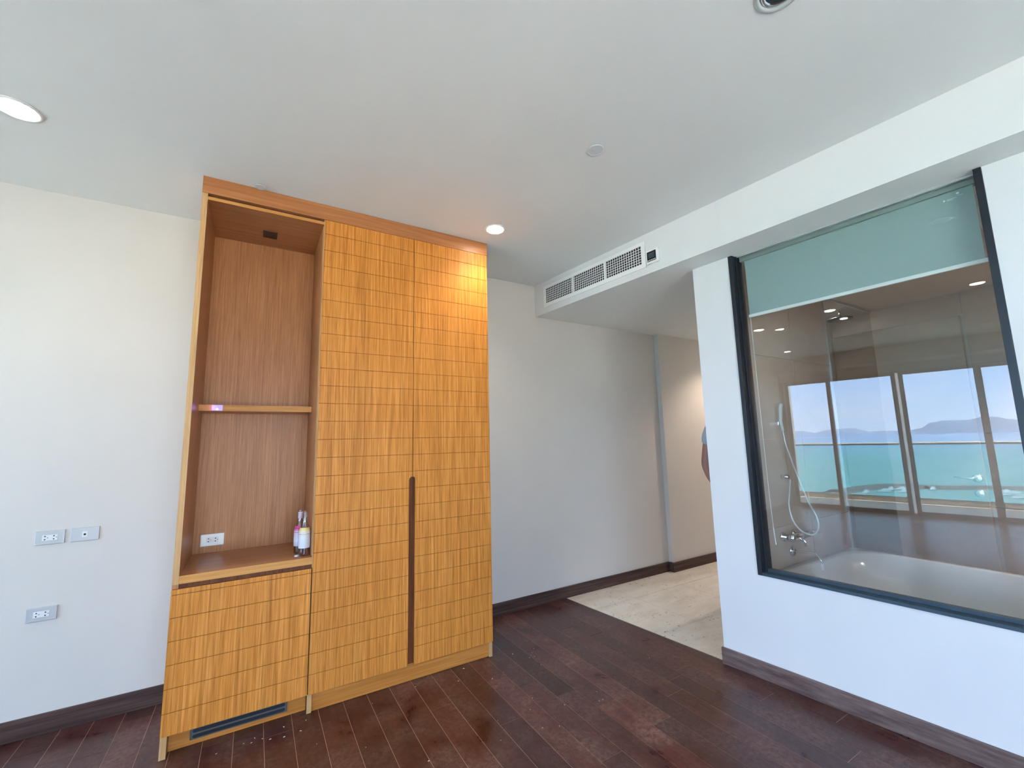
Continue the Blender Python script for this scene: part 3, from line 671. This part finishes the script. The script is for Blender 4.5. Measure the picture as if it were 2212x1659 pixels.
# ------------------------------------------------------------ air grille and thermostat on the bulkhead
gr = thing('air_grille', (wx(2.6, B0), 2.6, 2.76), 'long white air-conditioning grille on the bulkhead face', 'vent')
OY0, OY1, OZ0, OZ1 = 2.047, 3.172, 2.660, 2.860
IY0, IY1, IZ0, IZ1 = 2.083, 3.143, 2.694, 2.834
b = MB(); b.wbox(B0, -.008, -.0005, OY0, OY1, OZ0, IZ0).wbox(B0, -.008, -.0005, OY0, OY1, IZ1, OZ1).wbox(B0, -.008, -.0005, OY0, IY0, IZ0, IZ1).wbox(B0, -.008, -.0005, IY1, OY1, IZ0, IZ1)
b.build('grille_frame', M_white, gr)
b = MB(); b.wbox(B0, -.0012, -.0005, IY0, IY1, IZ0, IZ1); b.build('duct_opening', M_hole, gr)
for y in (2.79, 2.431):
    b = MB(); b.wbox(B0, -.0085, -.0015, y-.009, y+.009, IZ0, IZ1); b.build('divider', M_white, gr)
NB = 48; me = None; step = (IY1-IY0)/NB
for i in range(1, NB):
    y = IY0+i*step
    if abs(y-2.79) < .012 or abs(y-2.431) < .012: continue
    b = MB(); b.wbox(B0, -.0075, -.0045, y-.0016, y+.0016, IZ0, IZ1); b.build('blade', M_white, gr)
for i in range(1, 7):
    z = IZ0+(IZ1-IZ0)*i/7
    b = MB(); b.wbox(B0, -.0040, -.0018, IY0, IY1, z-.0018, z+.0018); b.build('cross_bar', M_white, gr)
th = thing('thermostat', (wx(1.98, B0), 1.98, 2.67), 'small square white thermostat with dark screen beside the air grille', 'thermostat')
b = MB(); b.wbox(B0, -.016, -.0005, 1.936, 2.036, 2.668, 2.770); b.build('thermostat_body', M_white, th, bevel=.003)
b = MB(); b.wbox(B0, -.0175, -.0162, 1.954, 2.026, 2.684, 2.757); b.build('faceplate', M_blackgl, th)
b = MB(); b.wbox(B0, -.0182, -.0176, 1.963, 2.016, 2.705, 2.746); b.build('screen', mat('lcd', (.05, .07, .08), .2), th)
for i in range(5):
    y = 2.018-i*.0138; b = MB(); b.wbox(B0, -.0186, -.0176, y-.004, y+.004, 2.6885, 2.6955); b.build('button', M_white, th)

# ------------------------------------------------------------ cabinets
Z0, Z1 = .0975, 2.8145           # door bottom / top
GZ = [2.723-.10525*k_ for k_ in range(25)]
X_GAP, SL0, SL1, SZ = .8735, .851, .890, 1.215
wr = thing('wardrobe', ((.33+CX1)/2, DC+.3, 0), 'tall two-door oak-veneer wardrobe with horizontal grooves and a long slot handle', 'wardrobe')
# carcass
MB().box((.3070, DC+.0225, .0005), (.3265, D-.001, 2.8145)).box((CX1-.0225, DC+.0225, .0005), (CX1, D-.001, 2.8145)).build('side_panel', M_edge, wr)
MB().box((.3265, D-.02, .0985), (CX1-.0225, D-.001, 2.8145)).build('back_panel', M_veneer_in, wr)
MB().box((.3265, DC+.0225, 2.795), (CX1-.0225, D-.02, 2.8145)).box((.3265, DC+.0225, .0985), (CX1-.0225, D-.02, .118)).build('carcass_board', M_veneer_in, wr)
MB().box((.3268, DC+.026, .001), (CX1-.0228, DC+.044, .0975)).build('toe_kick', M_veneer_kick, wr)
MB().box((.3035, DC+.012, .001), (.3265, DC+.0222, .0970)).build('panel_edge', M_edge, wr)
MB().box((CX1-.0225, DC+.012, .001), (CX1, DC+.0222, .0970)).build('panel_edge', M_edge, wr)
# dark slot recess behind the handle gap
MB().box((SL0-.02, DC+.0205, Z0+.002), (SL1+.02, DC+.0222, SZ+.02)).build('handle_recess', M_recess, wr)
def door(name_x0, name_x1, side, parent, label=None):
    x0, x1 = name_x0, name_x1
    dr = MB()
    # core behind the grooves, cut back at the handle slot
    if side == 'L': core = [(x0+.002, Z0+.001), (SL0-.002, Z0+.001), (SL0-.002, SZ), (x1-.0015, SZ+.012), (x1-.0015, Z1-.001), (x0+.002, Z1-.001)]
    elif side == 'R': core = [(SL1+.002, Z0+.001), (x1-.002, Z0+.001), (x1-.002, Z1-.001), (x0+.0015, Z1-.001), (x0+.0015, SZ+.012), (SL1+.002, SZ)]
    dr.plate(core, DC+.0045, DC+.0202, .0001)
    d = dr.build('door', M_groove, parent)
    edges = [Z1]+GZ+[Z0]; g = .0012
    for i in range(len(edges)-1):
        zt, zb = edges[i]-(g if i else 0), edges[i+1]+(g if i < len(edges)-2 else 0)
        if zt-zb < .01: continue
        if side == 'L': xa0, xa1 = x0, x1
        else: xa0, xa1 = x0, x1
        if zt <= SZ:   # cut back fully
            pts = [(x0, zb), (SL0, zb), (SL0, zt), (x0, zt)] if side == 'L' else [(SL1, zb), (x1, zb), (x1, zt), (SL1, zt)]
        elif zb >= SZ: pts = [(x0, zb), (x1, zb), (x1, zt), (x0, zt)]
        else:
            if side == 'L':
                r = x1-SL0; arc = [(x1-r*math.cos(a)*1.0, SZ-r+r*math.sin(a)) for a in [math.radians(v) for v in (0, 20, 40, 60, 78, 90)]]
                pts = [(x0, zb), (SL0, zb)]+arc+[(x1, zt), (x0, zt)]
            else:
                r = SL1-x0; arc = [(x0+r*math.cos(a), SZ-r+r*math.sin(a)) for a in [math.radians(v) for v in (90, 78, 60, 40, 20, 0)]]
                pts = [(x0, zt), (x0, SZ)]+arc[1:]+[(SL1, zb), (x1, zb), (x1, zt)]
        MB().plate(pts, DC, DC+.0044, .0007).build('slat', M_veneer, d)
    return d
door(.3075, X_GAP-.0016, 'L', wr); door(X_GAP+.0016, CX1-.0005, 'R', wr)

# left unit with open niche
nu = thing('niche_cabinet', (0, DC+.3, 0), 'open oak-veneer niche cabinet with counter and grooved lower door, left of the wardrobe', 'cabinet')
NL, NR, NB_, NT, CZ = CX0+.0255, .3030, DC+.4938, 2.7801, .8085
MB().box((CX0, DC+.001, .7505), (NL, D-.001, 2.8145)).box((CX0, DC+.0225, .0985), (NL, D-.001, .7505)).box((CX0, DC+.004, .001), (NL, D-.001, .0965)).build('side_panel', M_veneer_in, nu)
MB().box((CX0, DC-.0002, .7705), (NL, DC+.0008, 2.8145)).box((CX0+.0, DC+.003, .001), (NL, DC+.0038, .0965)).build('edge_strip', M_edge, nu, label='pale front edge strip')
MB().box((NR, DC+.001, .7505), (.3066, D-.001, 2.8145)).box((NR-.0002, DC-.0002, .8), (.3064, DC+.0008, 2.8145)).build('niche_side', M_edge, nu, label='bright narrow edge beside the wardrobe door')
MB().box((NR-.004, DC+.02, .812), (NR-.0002, NB_-.0005, NT-.0005)).build('inner_side', M_veneer_in, nu)
MB().box((NL+.0005, NB_, .1), (NR-.0005, NB_+.018, NT+.02)).build('back_panel', M_veneer_in, nu)
MB().box((NL+.0003, DC+.004, NT), (NR-.0003, NB_-.0005, NT+.018)).build('top_board', M_veneer_iny, nu)
MB().box((NL+.0003, DC+.0005, NT), (NR-.0003, DC+.0038, NT+.018)).build('edge_strip', M_edge_h, nu)
MB().box((NL+.0003, DC+.02, NT+.0185), (NR-.0003, DC+.03, 2.8142)).build('filler_strip', M_recess, nu)
MB().box((NL+.0005, DC+.003, CZ-.0375), (NR-.0005, NB_-.0005, CZ)).build('counter_board', M_veneer_iny, nu)
MB().box((NL+.0005, DC, CZ-.0375), (NR-.0005, DC+.0028, CZ)).build('edge_strip', M_edge_h, nu)
MB().box((NL+.0005, DC+.2905, 1.638), (NR-.0045, NB_-.0005, 1.674)).build('niche_shelf', M_veneer_iny, nu)
MB().box((NL+.0005, DC+.2876, 1.638), (NR-.0045, DC+.2903, 1.674)).build('edge_strip', M_edge_h, nu)
MB().box((-.022, 2.968, NT-.004), (.058, 3.07, NT-.0002)).build('niche_lamp_housing', mat('lamp_housing_dark', (.03, .022, .02), .4), nu, bevel=.002)
MB().box((CX0+.006, DC+.012, .7485), (NR-.001, DC+.0222, .7705)).build('finger_recess', M_recess, nu)
ld = MB().plate([(CX0+.0015, .0990), (.2995, .0990), (.2995, .7465), (CX0+.0015, .7465)], DC+.0045, DC+.0220, .0001).build('door', M_groove, nu)
ed = [.748]+[z for z in GZ if .12 < z < .74]+[.0975]
for i in range(len(ed)-1):
    zt, zb = ed[i]-(.0013 if i else 0), ed[i+1]+(.0013 if i < len(ed)-2 else 0)
    MB().plate([(CX0-.0008, zb), (.3010, zb), (.3010, zt), (CX0-.0008, zt)], DC, DC+.0044, .0007).build('slat', M_veneer, ld)
MB().box((NL+.0005, DC+.058, .001), (NR-.0005, DC+.074, .0975)).build('toe_kick', M_veneer_kick, nu)
vt = thing('kick_vent', (.01, DC+.05, .03), 'dark grey slotted metal vent in the toe kick under the niche cabinet', 'vent')
b = MB(); VX0, VX1 = -.205, .213; yv = DC+.0478
b.plate([(VX0, .026), (VX1, .026), (VX1, .086), (VX0, .086)], yv, DC+.0575, .0012); b.build('vent_plate', M_greym, vt, bevel=.003)
for z in (.040, .064):
    P = []
    for cx, a0 in ((VX1-.018, -90), (VX0+.018, 90)):
        for q in range(7): a = math.radians(a0+180*q/6); P.append((cx+.008*math.cos(a), z+.008*math.sin(a)))
    MB().plate(P, yv-.0006, yv-.0001, .0002).build('slot', M_hole, vt)
# fascia board over both units
tag(MB().box((CX0-.001, DC-.002, 2.8157), (CX1+.001, DC+.5915-.001, 2.9115)).build('fascia_board', M_veneer_h), 'long plain oak fascia board joining both cabinets to the ceiling', 'fascia')

# glowing violet sensor on the shelf edge
pv = thing('shelf_sensor', (-.2, DC+.28, 1.64), 'small square sensor glowing violet on the front edge of the niche shelf', 'sensor')
MB().plate([(-.2265, 1.6395), (-.1745, 1.6395), (-.1745, 1.6725), (-.2265, 1.6725)], DC+.2815, DC+.2873, .001).build('sensor_body', mat('violet_plastic', (.35, .25, .75), .3, emit=(.35, .22, 1.0), es=.55), pv)
MB().lathe([(.005, -.0008), (.005, 0)], (-.200, DC+.2812, 1.6485), 16, 'y').build('sensor_led', mat('violet_led', (1, 1, 1), .3, emit=(.85, .75, 1), es=4), pv)
lv = bpy.data.lights.new('sensor_glow', 'POINT'); lv.energy = .02; lv.color = (.35, .2, 1); lv.shadow_soft_size = .01
lo = bpy.data.objects.new('sensor_glow', lv); C.objects.link(lo); lo.location = (-.225, DC+.268, 1.655)

# ------------------------------------------------------------ wall plates
def plate_at(name, x0, x1, z0, z1, yw_, label, kind, m=M_plate):
    t = thing(name, ((x0+x1)/2, yw_, (z0+z1)/2), label, 'socket' if kind != 'tv' else 'wall plate')
    MB().plate([(x0, z0), (x1, z0), (x1, z1), (x0, z1)], yw_-.009, yw_-.0005, .002).build('cover_plate', m, t, bevel=.001)
    cx, cz, wd_ = (x0+x1)/2, (z0+z1)/2, (x1-x0)
    if kind == 'duo':
        ins = MB().plate([(cx-.030, cz-.0145), (cx+.030, cz-.0145), (cx+.030, cz+.0145), (cx-.030, cz+.0145)], yw_-.0105, yw_-.0092, .0006).build('socket_insert', M_socket, t)
        for s_ in (-.0185, .0155):
            for dz in (.0075, -.0075):
                sg = 1 if dz > 0 else -1
                MB().plate([(cx+s_-.0038, cz+dz-.0022*sg), (cx+s_+.0038, cz+dz-.0022*sg), (cx+s_+.0018, cz+dz+.0034*sg), (cx+s_-.0018, cz+dz+.0034*sg)][::sg], yw_-.0109, yw_-.0106, .0001).build('pin_hole', M_hole, ins)
            MB().plate([(cx+s_+.0085, cz-.0016), (cx+s_+.0125, cz-.0016), (cx+s_+.0125, cz+.0016), (cx+s_+.0085, cz+.0016)], yw_-.0109, yw_-.0106, .0001).build('pin_hole', M_hole, ins)
    else:
        ins = MB().plate([(cx-.0115, cz-.0145), (cx+.0115, cz-.0145), (cx+.0115, cz+.0145), (cx-.0115, cz+.0145)], yw_-.0105, yw_-.0092, .0006).build('socket_insert', M_socket, t)
        MB().lathe([(.0055, -.0016), (.0045, -.0016), (.0045, 0)], (cx, yw_-.0105, cz), 18, 'y').build('aerial_jack', M_hole, ins)
plate_at('power_socket', -.9765, -.8615, .9365, 1.0075, D, 'silver double power socket beside the aerial plate on the left wall', 'duo')
plate_at('aerial_plate', -.8405, -.7235, .9365, 1.0085, D, 'silver wall plate with one round black aerial jack', 'tv')
plate_at('power_socket', -.9765, -.8600, .5515, .6215, D, 'silver double power socket low on the left wall, alone', 'duo')
plate_at('power_socket', -.2535, -.1345, .847, .917, NB_, 'white-silver double power socket inside the niche above the counter', 'duo', mat('pale_plate', (.78, .78, .76), .35, .1))

# ------------------------------------------------------------ bottles
def bottle_profile():
    return [(.0, .003), (.024, .0), (.0295, .004), (.0305, .012), (.0305, .12), (.0295, .135), (.024, .156), (.0155, .176), (.0125, .19), (.0118, .225), (.0135, .228), (.0138, .236), (.012, .238), (.012, .246), (.0095, .246), (.0092, .226), (.0095, .195), (.021, .158), (.028, .13), (.028, .010), (.0, .008)]
def label_mat(name, kind):
    m = mat(name, (.8, .8, .85), .45)
    g = N(m, 'ShaderNodeNewGeometry'); s_ = N(m, 'ShaderNodeSeparateXYZ'); Lk(m, g.outputs['Position'], s_.inputs[0])
    mr = N(m, 'ShaderNodeMapRange'); mr.inputs[1].default_value = CZ; mr.inputs[2].default_value = CZ+.246; Lk(m, s_.outputs['Z'], mr.inputs[0])
    if kind == 0: st = [(0, (.6, .62, .75)), (.42, (.78, .80, .86)), (.54, (.80, .74, .62)), (.60, (.85, .68, .15)), (.68, (.80, .50, .48))]
    else: st = [(0, (.05, .05, .12)), (.30, (.7, .72, .85)), (.5, (.7, .55, .7)), (.58, (.6, .02, .2)), (.66, (.75, .1, .4))]
    r = ramp(m, st, mr.outputs[0]); n = noise(m, posmap(m, (260, 260, 520)), 1, 2)
    ln = ramp(m, [(.40, (.35, .3, .4)), (.52, (1, 1, 1))], n.outputs[0])
    Lk(m, mixc(m, .35, r.outputs[0], ln.outputs[0], 'MULTIPLY'), B(m).inputs['Base Color']); return m
def bottle(x, y, lab, kind, drink):
    t = thing('glass_bottle', (x, y, CZ), lab, 'bottle', 'empty bottles on the niche counter')
    MB().lathe(bottle_profile(), (x, y, CZ+.0005), 32).build('bottle_body', M_bottle, t, True)
    bb = MB(); seg = 20; a0, a1 = math.radians(165), math.radians(300)
    def strip(z0, z1, r0, r1, a0, a1):
        A = [bb.bm.verts.new((x+r0*math.cos(a0+(a1-a0)*i/seg), y+r0*math.sin(a0+(a1-a0)*i/seg), CZ+z0)) for i in range(seg+1)]
        Q = [bb.bm.verts.new((x+r1*math.cos(a0+(a1-a0)*i/seg), y+r1*math.sin(a0+(a1-a0)*i/seg), CZ+z1)) for i in range(seg+1)]
        for i in range(seg): bb.bm.faces.new([A[i], A[i+1], Q[i+1], Q[i]])
    strip(.045, .120, .0309, .0309, math.radians(150), math.radians(390)); strip(.122, .136, .0308, .0300, math.radians(165), math.radians(345)); strip(.136, .156, .0300, .0245, math.radians(175), math.radians(340))
    o = bb.build('paper_label', label_mat('bottle_label', kind), t); sm = o.modifiers.new('thick', 'SOLIDIFY'); sm.thickness = .0002
    MB().lathe([(.0, .0088), (.0275, .0105), (.0277, drink), (.0, drink)], (x, y, CZ), 28).build('drink_rest', mat('dark_drink', (.09, .015, .03), .1), t, True)
    if kind: MB().lathe([(.0127, .196), (.0120, .226), (.0136, .229), (.0139, .232)], (x, y, CZ), 24).build('neck_foil', mat('neck_foil', (.85, .72, .80), .3), t, True)
    return t
bottle(.2665, 2.792, 'clear bottle with white, yellow and pink label, front one of two', 0, .040)
bottle(.2480, 2.872, 'bottle with crimson-topped label and pale neck foil, behind the front bottle', 1, .05)
cp = MB(); prof = [(.0, .0058), (.011, .0058), (.013, .0045)]
cp.lathe([(.0, .0058), (.011, .0058), (.0132, .0045), (.0148, .0003), (.0140, .0003), (.0122, .004), (.0, .005)], (.232, 2.800, CZ+.0003), 21)
tag(cp.build('bottle_cap', mat('cap_white', (.85, .85, .9), .3, .3), None, True), 'white bottle cap lying on the counter beside the bottles', 'bottle cap')

# crumbs of dirt on the planks
rr = random.Random(11); M_crumb = mat('crumb_white', (.75, .72, .66), .8)
db = MB()
for i in range(44):
    x, y = (rr.gauss(1.3, .55), rr.uniform(1.9, 2.70)) if i < 34 else (rr.uniform(-.1, .3), rr.uniform(2.55, 2.70))
    if wx(y, T0)-.1 < x: continue
    s_ = rr.uniform(.0007, .0018); a = rr.uniform(0, 3); l_ = s_*rr.uniform(1, 4)
    c, sn = math.cos(a), math.sin(a)
    P = [(x+u*c-v*sn, y+u*sn+v*c) for u, v in ((-l_, -s_), (l_, -s_), (l_, s_), (-l_, s_))]
    db.hexa([(p[0], p[1], .0004) for p in P]+[(x+(p[0]-x)*.6, y+(p[1]-y)*.6, .0004+s_) for p in P])
o = db.build('floor_crumbs', M_crumb); tag(o, 'white crumbs of plaster scattered over the dark planks near the wardrobe', 'debris'); o['kind'] = 'stuff'

# ------------------------------------------------------------ person in the hallway, half hidden by the wall
def skin_obj(name, verts, edges, radii, m, parent, root=0, sub=2):
    me = bpy.data.meshes.new(name); me.from_pydata([tuple(v) for v in verts], edges, []); me.materials.append(m)
    o = bpy.data.objects.new(name, me); C.objects.link(o)
    sk = o.modifiers.new('skin', 'SKIN'); sk.use_smooth_shade = True
    for i, r in enumerate(radii):
        r = r if isinstance(r, tuple) else (r, r); me.skin_vertices[0].data[i].radius = r
        me.skin_vertices[0].data[i].use_root = (i == root)
    s_ = o.modifiers.new('sub', 'SUBSURF'); s_.levels = sub; s_.render_levels = sub
    if parent: o.parent = parent
    return o
per = thing('person', (3.50, 2.26, .0), 'person in a pale blue-grey T-shirt, only one bare arm and sleeve showing past the wall', 'person')
per.rotation_euler = (0, 0, math.radians(-28)); per.scale = (1.06, 1.06, 1.06); per.location = (3.49, 2.275, 0)
M_skin = mat('skin', (.42, .20, .155), .5); M_shirt = stone('tshirt', (.44, .50, .60), (.50, .56, .66), .9, 20); M_short = stone('shorts', (.06, .07, .10), (.09, .1, .13), .9, 20)
M_hair = mat('hair', (.03, .022, .018), .6); M_sole = mat('rubber', (.05, .05, .055), .6)
# local frame: faces +x, left arm at +y
V = []; Ed = []; Rd = []
def chain(start, pts):
    prev = start
    for p, r in pts:
        V.append(p); Rd.append(r); Ed.append((prev, len(V)-1)) if prev is not None else None; prev = len(V)-1
    return prev
chain(None, [((0, 0, .95), (.10, .12))])
chest = chain(0, [((.0, 0, 1.08), (.10, .135)), ((.0, 0, 1.24), (.115, .155)), ((-.005, 0, 1.38), (.11, .15))])
neck = chain(chest, [((-.0, 0, 1.475), (.058, .062)), ((.015, 0, 1.54), (.055, .058)), ((.03, 0, 1.60), (.078, .068)), ((.035, 0, 1.68), (.094, .076)), ((.025, 0, 1.745), (.072, .062))])
for sg in (1, -1):
    hand = chain(chest, [((-.0, sg*.15, 1.41), .062), ((-.005, sg*.20, 1.37), .055), ((-.03, sg*.225, 1.25), .046), ((-.055, sg*.235, 1.10), .041), ((-.02, sg*.225, .99), .038), ((.045, sg*.19, .885), .029), ((.065, sg*.18, .85), (.036, .022)), ((.085, sg*.175, .80), (.040, .018))])
    for k_ in range(4):
        y_ = sg*.175 + 0; dx = (-.027+.018*k_); ln_ = (.066, .076, .082, .074)[3-k_]
        chain(hand, [((.088+dx, y_, .765), .009), ((.094+dx, y_-sg*.008, .765-ln_*.5), .0085), ((.094+dx, y_-sg*.024, .765-ln_), .007)])
    chain(hand-1, [((.105, sg*.168, .83), .011), ((.122, sg*.155, .795), .010), ((.125, sg*.145, .765), .008)])
    chain(0, [((.0, sg*.09, .86), .093), ((.01, sg*.10, .70), .078), ((.02, sg*.10, .50), .055), ((.0, sg*.105, .36), .054), ((-.01, sg*.105, .20), .040), ((-.01, sg*.105, .085), .036), ((.04, sg*.11, .045), (.038, .034)), ((.13, sg*.12, .03), (.040, .022)), ((.18, sg*.122, .026), (.032, .018))])
body = skin_obj('body', V, Ed, Rd, M_skin, per)
skin_obj('t_shirt', [(0, 0, .86), (0, 0, 1.0), (.0, 0, 1.24), (-.005, 0, 1.38), (-.0, 0, 1.435), (0, .15, 1.41), (-.005, .205, 1.365), (-.03, .235, 1.25), (0, -.15, 1.41), (-.005, -.205, 1.365), (-.03, -.235, 1.25)],
         [(0, 1), (1, 2), (2, 3), (3, 4), (3, 5), (5, 6), (6, 7), (3, 8), (8, 9), (9, 10)], [(.12, .155), (.12, .15), (.125, .16), (.125, .165), (.08, .095), .078, .072, .066, .078, .072, .066], M_shirt, per, 1)
skin_obj('shorts', [(0, 0, .90), (0, .09, .82), (.012, .105, .68), (.02, .108, .55), (0, -.09, .82), (.012, -.105, .68), (.02, -.108, .55)], [(0, 1), (1, 2), (2, 3), (0, 4), (4, 5), (5, 6)], [(.10, .115), .10, .095, .088, .10, .095, .088], M_short, per)
hb = MB(); 
hr = skin_obj('hair', [(.0, 0, 1.64), (.005, 0, 1.71), (.02, 0, 1.76)], [(0, 1), (1, 2)], [(.070, .072), (.094, .080), (.070, .064)], M_hair, per)
hr.location = (-.012, 0, .012)
for nm, p, r, m_ in (('nose', (.128, 0, 1.655), (.016, .012, .02), M_skin), ('ear', (.03, .083, 1.66), (.016, .008, .028), M_skin), ('ear', (.03, -.083, 1.66), (.016, .008, .028), M_skin), ('eye', (.112, .03, 1.685), (.010, .012, .008), M_white), ('eye', (.112, -.03, 1.685), (.010, .012, .008), M_white), ('mouth', (.112, 0, 1.618), (.008, .022, .005), mat('lips', (.35, .12, .10), .5))):
    q = MB(); bmesh.ops.create_uvsphere(q.bm, u_segments=14, v_segments=8, radius=1); q.bm.transform(Matrix.Translation(p) @ Matrix.Diagonal((*r, 1)))
    bmesh.ops.recalc_face_normals(q.bm, faces=q.bm.faces); me = bpy.data.meshes.new(nm); q.bm.to_mesh(me); q.bm.free(); me.shade_smooth(); me.materials.append(m_)
    o = bpy.data.objects.new(nm, me); C.objects.link(o); o.parent = body if nm != 'x' else per
for sg in (1, -1):
    q = MB(); pr = []
    for z_ in (.002, .014):
        pr.append([q.bm.verts.new((.065+(.14)*math.cos(a), sg*.115+.047*math.sin(a), z_)) for a in [2*math.pi*i/20 for i in range(20)]])
    for i in range(20): q.bm.faces.new([pr[0][i], pr[0][(i+1) % 20], pr[1][(i+1) % 20], pr[1][i]])
    q.bm.faces.new(pr[0]); q.bm.faces.new(pr[1]); bmesh.ops.recalc_face_normals(q.bm, faces=q.bm.faces)
    me = bpy.data.meshes.new('sandal_sole'); q.bm.to_mesh(me); q.bm.free(); me.materials.append(M_sole); o = bpy.data.objects.new('sandal_sole', me); C.objects.link(o); o.parent = per
